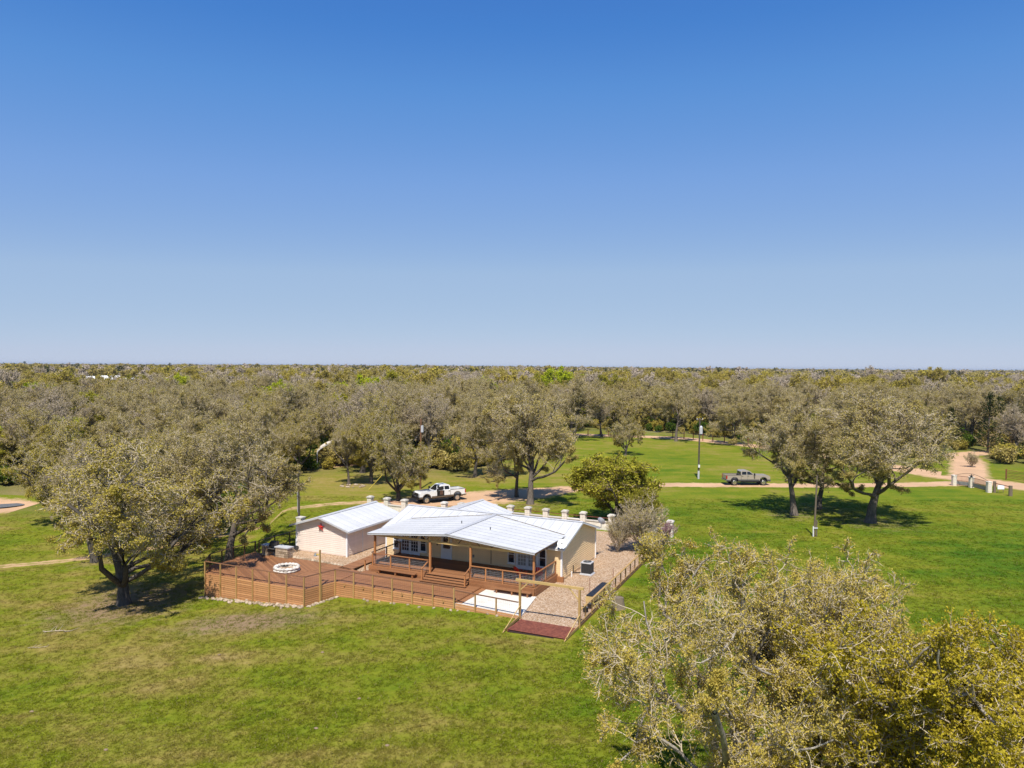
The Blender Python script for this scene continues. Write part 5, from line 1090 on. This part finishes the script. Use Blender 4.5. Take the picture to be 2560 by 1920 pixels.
m = MB(); a_ = Vector((gx2, gy2, gz2)); d_ = Vector((bx, by, bz + h * .8)) - a_; d1 = a_ + d_ * .26; m.cyl((0, 0, 0), d1 - a_, .045, n=6); gw = thing('guy_wire', 'yellow guarded guy wire slanting up from the grass to the pole', 'guy wire', a_); m.build('guard', 'yellow_plastic', gw); m = MB(); m.cyl(d1 - a_, d_, .012, n=5); m.build('cable', 'steel', gw)
T, h = pole(748, 1304, 1186, 'bare dark pole behind the outbuilding', r=.13, lean=-.02); m = MB(); m.cyl((-.16, -.05, 1.0), (-.17, -.05, h * .62), .03, n=6); m.build('conduit', 'light_grey', T); m = MB(); m.box((-.18, -.05, h * .62), (.1, .1, .25)); m.build('junction_box', 'light_grey', T)
T, h = pole(2035, 1341, 1190, 'slim pole with pale hydrant pipes at its foot on the right lawn', r=.10, lean=.035, mat='grey_wood')
m = MB(); m.cyl((-.12, -.1, 0), (-.12, -.1, 1.0), .06, n=8); m.build('pipe', 'white_plastic', T); m = MB(); m.cyl((.22, -.05, 0), (.22, -.05, 1.6), .07, n=8); m.build('post', 'grey_wood', T); m = MB(); m.box((.1, -.12, .85), (.4, .08, .12)); m.build('band', 'light_grey', T)
# ------------------------------------------------------------------ arched shelter
x, y, z = gpt(842, 1158); T = thing('shelter', 'open arched shelter with curved pale metal roof among the oaks', 'shelter', (x, y, z), R(14))
N_ = 12; pr = [(-3.2 + 6.4 * i / N_, 2.2 + 1.55 * math.sin(math.pi * i / N_) ** .8) for i in range(N_ + 1)]; pr = [(-3.3, 1.5)] + pr + [(3.3, 1.5)]
for j in range(5):
    m = MB()
    for i in range(len(pr) - 1): a, b = pr[i], pr[i + 1]; y0, y1 = -1.6 + j * .8, -1.6 + (j + 1) * .8 - .02; m.add([(a[0], y0, a[1]), (b[0], y0, b[1]), (b[0], y1, b[1]), (a[0], y1, a[1])], [(0, 1, 2, 3)])
    m.build('roof_sheet', 'tarp', T)
for sx in (-3.15, 3.15):
    for sy in (-1.55, 0, 2.35): piece(T, 'post', 'light_grey', (sx, sy, 1.1), (.09, .09, 2.3))
m = MB(); m.box((0, 2.38, 1.1), (6.3, .04, 2.2)); m.build('back_wall', 'barn_dark', T); m = MB(); m.add([(p[0], -1.62, p[1] - .05) for p in pr] + [(p[0], -1.62, p[1] - .15) for p in pr], [(i, i + 1, len(pr) + i + 1, len(pr) + i) for i in range(len(pr) - 1)]); m.build('edge_trim', 'white_trim', T)
m = MB(); m.box((-3.2, .4, .5), (.05, 3.7, .9)); m.build('side_panel', 'dark_grey', T)
o = thing('feed_trough', 'dark low trough beneath the arched shelter', 'trough', (x, y, z), R(14)); m = MB(); m.box((.4, .6, .35), (2.4, .7, .5)); m.build('tub', 'dark_grey', o); m = MB(); m.box((.4, .6, .62), (2.5, .8, .04)); m.build('rim', 'mid_grey', o)
# stone ring
x, y, z = gpt(884, 1216); T = thing('stone_ring', 'loose ring of pale stones in the grass beneath oaks', 'stones', (x, y, z)); rs = random.Random(41)
for k in range(18): a = k * 2 * math.pi / 18; o = link('stone', BL[k % 6], T, (1.5 * math.cos(a) + rs.gauss(0, .15), 1.1 * math.sin(a) + rs.gauss(0, .12), .06), (0, 0, rs.uniform(0, 6))); s = rs.uniform(.9, 1.6); o.scale = (s, s, s)
# ------------------------------------------------------------------ entrance gate
g1, g2, g3, g4 = gpt(2385, 1214), gpt(2428, 1219), gpt(2472, 1231), gpt(2526, 1240)
T = thing('entrance_gate', 'iron entrance gate with stone pillars and arched top rail', 'gate', g2, 0.); rs = random.Random(51)
def rel(p, z=0.): return (p[0] - g2[0], p[1] - g2[1], p[2] - g2[2] + z)
for p in (g1, g2, g3):
    a = rel(p); piece(T, 'pillar', 'limestone', (a[0], a[1], .70), (.5, .5, 1.4)); piece(T, 'pillar_cap', 'limestone', (a[0], a[1], 1.45), (.62, .62, .1))
    for k in range(6):
        for s in range(4):
            an = s * math.pi / 2; q = Vector((rs.uniform(-.02, .02), -.26, .12 + k * .235)); q.rotate(Euler((0, 0, an))); piece(T, 'stone', 'limestone', (a[0] + q.x, a[1] + q.y, q.z), (.42, .05, .21), (0, 0, an))
for pa, pb in ((g1, g2), (g2, g3)):
    a, b = Vector(rel(pa)), Vector(rel(pb)); m = MB(); d = b - a; n = int(d.length / .16)
    for i in range(n + 1): q = a + d * i / n; m.beam((q.x, q.y, .15), (q.x, q.y, 1.45), .025, .025)
    for z_ in (.2, .8, 1.45): m.beam((a.x, a.y, z_), (b.x, b.y, z_), .05, .05)
    m.build('iron_panel', 'rust', T); m = MB(); m.beam((a.x, a.y, .45), (b.x, b.y, .45), .03, .5); m.build('lower_sheet', 'mid_grey', T)
a, b = Vector(rel(g1)), Vector(rel(g3)); m = MB(); pts = [a + (b - a) * t_ + Vector((0, 0, 1.45 + .65 * math.sin(math.pi * t_))) for t_ in np.linspace(0, 1, 15)]
for p, q in zip(pts[:-1], pts[1:]): m.beam(p, q, .04, .04)
m.build('arch_rail', 'black_metal', T)
mid = (a + b) / 2 + Vector((0, -.05, 1.75)); m = MB(); ring = [(mid.x + (.38 if i % 2 == 0 else .15) * math.sin(i * math.pi / 5), mid.y, mid.z + (.38 if i % 2 == 0 else .15) * math.cos(i * math.pi / 5)) for i in range(10)]
m.add([(mid.x, mid.y - .1, mid.z)] + ring + [(mid.x, mid.y + .1, mid.z)], [(0, 1 + i, 1 + (i + 1) % 10) for i in range(10)] + [(11, 1 + (i + 1) % 10, 1 + i) for i in range(10)]); m.build('star', 'black_metal', T)
T = thing('gate_fence', 'short rail fence with thick end post beside the entrance gate', 'fence', g4); a = Vector((g3[0] - g4[0] + .7, g3[1] - g4[1] - .1, 0)); m = MB(); m.cyl((0, 0, -.2), (0, 0, 1.35), .24, .22, 14); m.build('end_post', 'grey_wood', T); m = MB(); m.cyl((a.x, a.y, -.2), (a.x, a.y, 1.5), .2, .18, 14); m.build('post', 'grey_wood', T); m = MB(); m.cyl((a.x, a.y, 1.25), (0, 0, 1.2), .05, n=8); m.build('rail', 'rust', T)
x, y, z = gpt(2502, 1232); T = thing('sign_board', 'blank white sign board hung on the gate fence', 'sign', (x, y, z)); piece(T, 'board', 'sign_white', (0, 0, .75), (.9, .04, .55)); piece(T, 'stake', 'grey_wood', (-.35, .04, .5), (.05, .04, 1.0)); piece(T, 'stake', 'grey_wood', (.35, .04, .5), (.05, .04, 1.0))
x, y, z = gpt(2487, 1226); T = thing('small_sign', 'small green sign beside the white board', 'sign', (x, y, z)); m = MB(); m.cyl((0, -.02, .9), (0, .02, .9), .2, n=14); m.build('plate', 'sign_green', T); piece(T, 'stake', 'grey_wood', (0, .05, .45), (.04, .04, .9))
m1, m2 = gpt(2515, 1199), gpt(2562, 1207); T = thing('pipe_gate', 'dark horizontal pipe gate across the side road', 'gate', m1); d = Vector((m2[0] - m1[0], m2[1] - m1[1], 0))
for p in (Vector((0, 0, 0)), d): m = MB(); m.cyl((p.x, p.y, -.2), (p.x, p.y, 1.6), .09, n=8); m.build('post', 'rust', T)
for k in range(6): m = MB(); m.cyl((0, 0, .35 + k * .22), (d.x, d.y, .35 + k * .22), .03, n=6); m.build('pipe', 'rust', T)
# roadside fence
FT = thing('road_fence', 'wire fence on brown posts along the county road', 'fence', (18, 171, 0)); pr_ = None
for k, u in enumerate((1470, 1500, 1521, 1543, 1682, 1710, 1733, 1757, 1782, 1811, 1840, 1870, 1900, 1935, 1970, 2010)):
    x, y, z = gpt(u, np.interp(u, [1460, 1550, 1700, 1800, 1870, 2010], [1088, 1091, 1096, 1106, 1114, 1133])); q = Vector((x - 18, y - 171, z)); m = MB(); m.cyl((q.x, q.y, -.2), (q.x, q.y, 1.55), .10, n=7); m.build('post', 'rust', FT)
    if pr_ is not None and (q - pr_).length < 14:
        m = MB(); [m.cyl(pr_ + Vector((0, 0, zz_)), q + Vector((0, 0, zz_)), .012, n=4) for zz_ in (.4, .8, 1.2, 1.45)]; m.build('wire', 'steel', FT)
    pr_ = q
# ------------------------------------------------------------------ far buildings
bx, by, bz = gpt(240, 962); ang = math.atan2(by, bx) - math.pi / 2
def barn(name, label, off, w, d, h, hr, wall, roof, open_=False):
    c, s = math.cos(ang), math.sin(ang); X_, Y_ = bx + off[0] * c - off[1] * s, by + off[0] * s + off[1] * c; B = thing(name, label, 'building', (X_, Y_, tz(X_, Y_)), ang)
    m = MB(); m.box((0, 0, h / 2), (w, d, h)); m.prism([(-d / 2, h), (d / 2, h), (0, h + hr - .02)], 0, -w / 2, w / 2); m.build('wall', wall, B)
    for s_ in (-1, 1): m = MB(); m.beam((0, 0, h + hr + .08), (0, s_ * (d / 2 + .5), h + .04 - .1), w + .8, .12); m.build('roof', roof, B)
    for k in range(int(w // 4)): m = MB(); xw = -w / 2 + 2 + k * 4; m.box((xw, -d / 2 - .03, h * .55), (1.3, .06, 1.2)); o = m.build('window', 'barn_dark', B)
    m = MB(); m.box((0, -d / 2 - .04, 1.2), (1.6 if not open_ else w * .9, .08, 2.4 if not open_ else h * .85)); m.build('door', 'barn_dark' if open_ else 'white_door', B)
barn('farm_building', 'long low white-roofed farm building far off in the woods', (-12, 2), 22, 10, 4.2, 2.2, 'barn_white', 'barn_white')
barn('farm_building', 'white gabled farm building with rusty front far off in the woods', (9, 0), 14, 9, 4., 3.0, 'barn_rust', 'barn_white')
barn('farm_shed', 'open dark-sided shed with white roof edge at the far farm', (21, -2), 12, 8, 4.6, .6, 'barn_dark', 'barn_white', True)
# ------------------------------------------------------------------ small things on the lawn
rs = random.Random(61)
for (u, v) in ((80, 1780), (790, 1822), (968, 1865), (806, 1632), (548, 1638), (898, 1748), (265, 1876)):
    x, y, z = gpt(u, v); m = MB(); m.blob((0, 0, .03), (.11, .09, .05), rs, 8, 4); o = m.build('field_rock', 'tan_rock'); o.location = (x, y, z); tag(o, 'small pale rock lying in the front lawn grass', 'rock', 'rocks in the lawn')
for i, (u, v, s) in enumerate(((140, 1580, 1.), (90, 1622, .6))):
    x, y, z = gpt(u, v); T = thing('fallen_branch', ('bleached fallen branch on the grass below the left oak', 'thin dead twig on the grass near the fallen branch')[i], 'branch', (x, y, z)); m = MB(); p = Vector((-.9 * s, 0, .05))
    for k in range(7):
        q = p + Vector((.28 * s, rs.uniform(-.15, .15) * s, rs.uniform(-.02, .06))); m.cyl(p, q, .03 * s, .025 * s, 6); w_ = q + Vector((rs.uniform(-.2, .4), rs.choice((-1, 1)) * .5, rs.uniform(0, .25))) * s; m.cyl(q, w_, .02 * s, .008, 5); p = q
    m.build('limb', 'twig_pale', T)
# ------------------------------------------------------------------ ground attributes and lawn grass
vx, vy = V0 = (X.ravel(), Y.ravel()); lit = np.zeros(len(vx)); hxg, hyg = locf(vx, vy)
for (a, b, rad, st) in LITTER: lit = np.maximum(lit, st * np.exp(-(((vx - a) ** 2 + (vy - b) ** 2) / rad ** 2)))
a_, b_, _z = gpt(620, 1555); lit = np.maximum(lit, .95 * np.exp(-(((vx - a_) / 6.) ** 2 + ((vy - b_) / 2.6) ** 2)))
bb = vx / np.maximum(vy, 1); wo_ = sst(-8, 10, np.hypot(vx, vy) - edge(bb)); wo_ = np.where(vy < 30, 0, wo_)
for nm, d in (('litter', lit), ('woods', wo_)):
    a = GROUND.data.attributes.new(nm, 'FLOAT', 'POINT'); a.data.foreach_set('value', d.astype(np.float32))
GC = bpy.data.collections.new('grass_kinds'); rg = np.random.default_rng(9)
for i in range(4):
    nb = 16; P = rg.normal(0, .11, (nb, 2)); az = rg.uniform(0, 6.28, nb); hh = rg.uniform(.03, .09, nb); wd_ = rg.uniform(.008, .016, nb); ln = rg.uniform(.06, .16, nb)
    ax, ay = np.cos(az), np.sin(az); v = np.stack([np.stack([P[:, 0] - ay * wd_, P[:, 1] + ax * wd_, np.zeros(nb)], 1), np.stack([P[:, 0] + ay * wd_, P[:, 1] - ax * wd_, np.zeros(nb)], 1), np.stack([P[:, 0] + ax * ln, P[:, 1] + ay * ln, hh], 1)], 1).reshape(-1, 3)
    GC.objects.link(bpy.data.objects.new('g%d' % i, mesh_np('tuft', v, [np.arange(nb * 3).reshape(-1, 3)], ['grass_blade'])))
M = 160000; b = rg.uniform(-1., 1., M); d = 19 + 75 * rg.random(M) ** 1.6; gx_, gy_ = b * d, d; hx, hy = locf(gx_, gy_)
k = ~((hx > -26.2) & (hx < 5.0) & (hy > -8.9) & (hy < 19.5)) & ~((hx > -26.2) & (hx < -14.8) & (hy > -11.2) & (hy < 0)) & ~((hx > .6) & (hx < 5) & (hy > -11.6) & (hy < -8))
for (rx, ry, rwd) in ROADS: k &= np.min(np.hypot(gx_[:, None] - rx[None, ::4], gy_[:, None] - ry[None, ::4]) - rwd[None, ::4] * .42, 1) > 0
pn = np.sin(gx_ * .9 + np.sin(gy_ * .7)) * np.sin(gy_ * 1.1 + 1.7 * np.sin(gx_ * .5)); k &= rg.random(M) < (.8 + .2 * pn)
gx_, gy_ = gx_[k], gy_[k]; n_ = len(gx_)
scatter('lawn_grass', np.stack([gx_, gy_, terrain(gx_, gy_)], 1), rg.integers(0, 4, n_), rg.uniform(.6, 1.3, n_), rg.uniform(0, 6.28, n_), GC, 'short spring grass of the lawn')
# ------------------------------------------------------------------ thin air haze over the whole place
t = NT('haze_air'); pv = t.n('VolumePrincipled'); pv.inputs['Color'].default_value = (.80, .88, 1., 1); pv.inputs['Density'].default_value = 5e-5; pv.inputs['Anisotropy'].default_value = .2
t.l(pv.outputs[0], t.out.inputs['Volume'])
m = MB(); m.box((0, 7000, 12.5), (32000, 18000, 35)); tag(m.build('haze', 'haze_air'), 'thin blue air haze', kind='stuff')
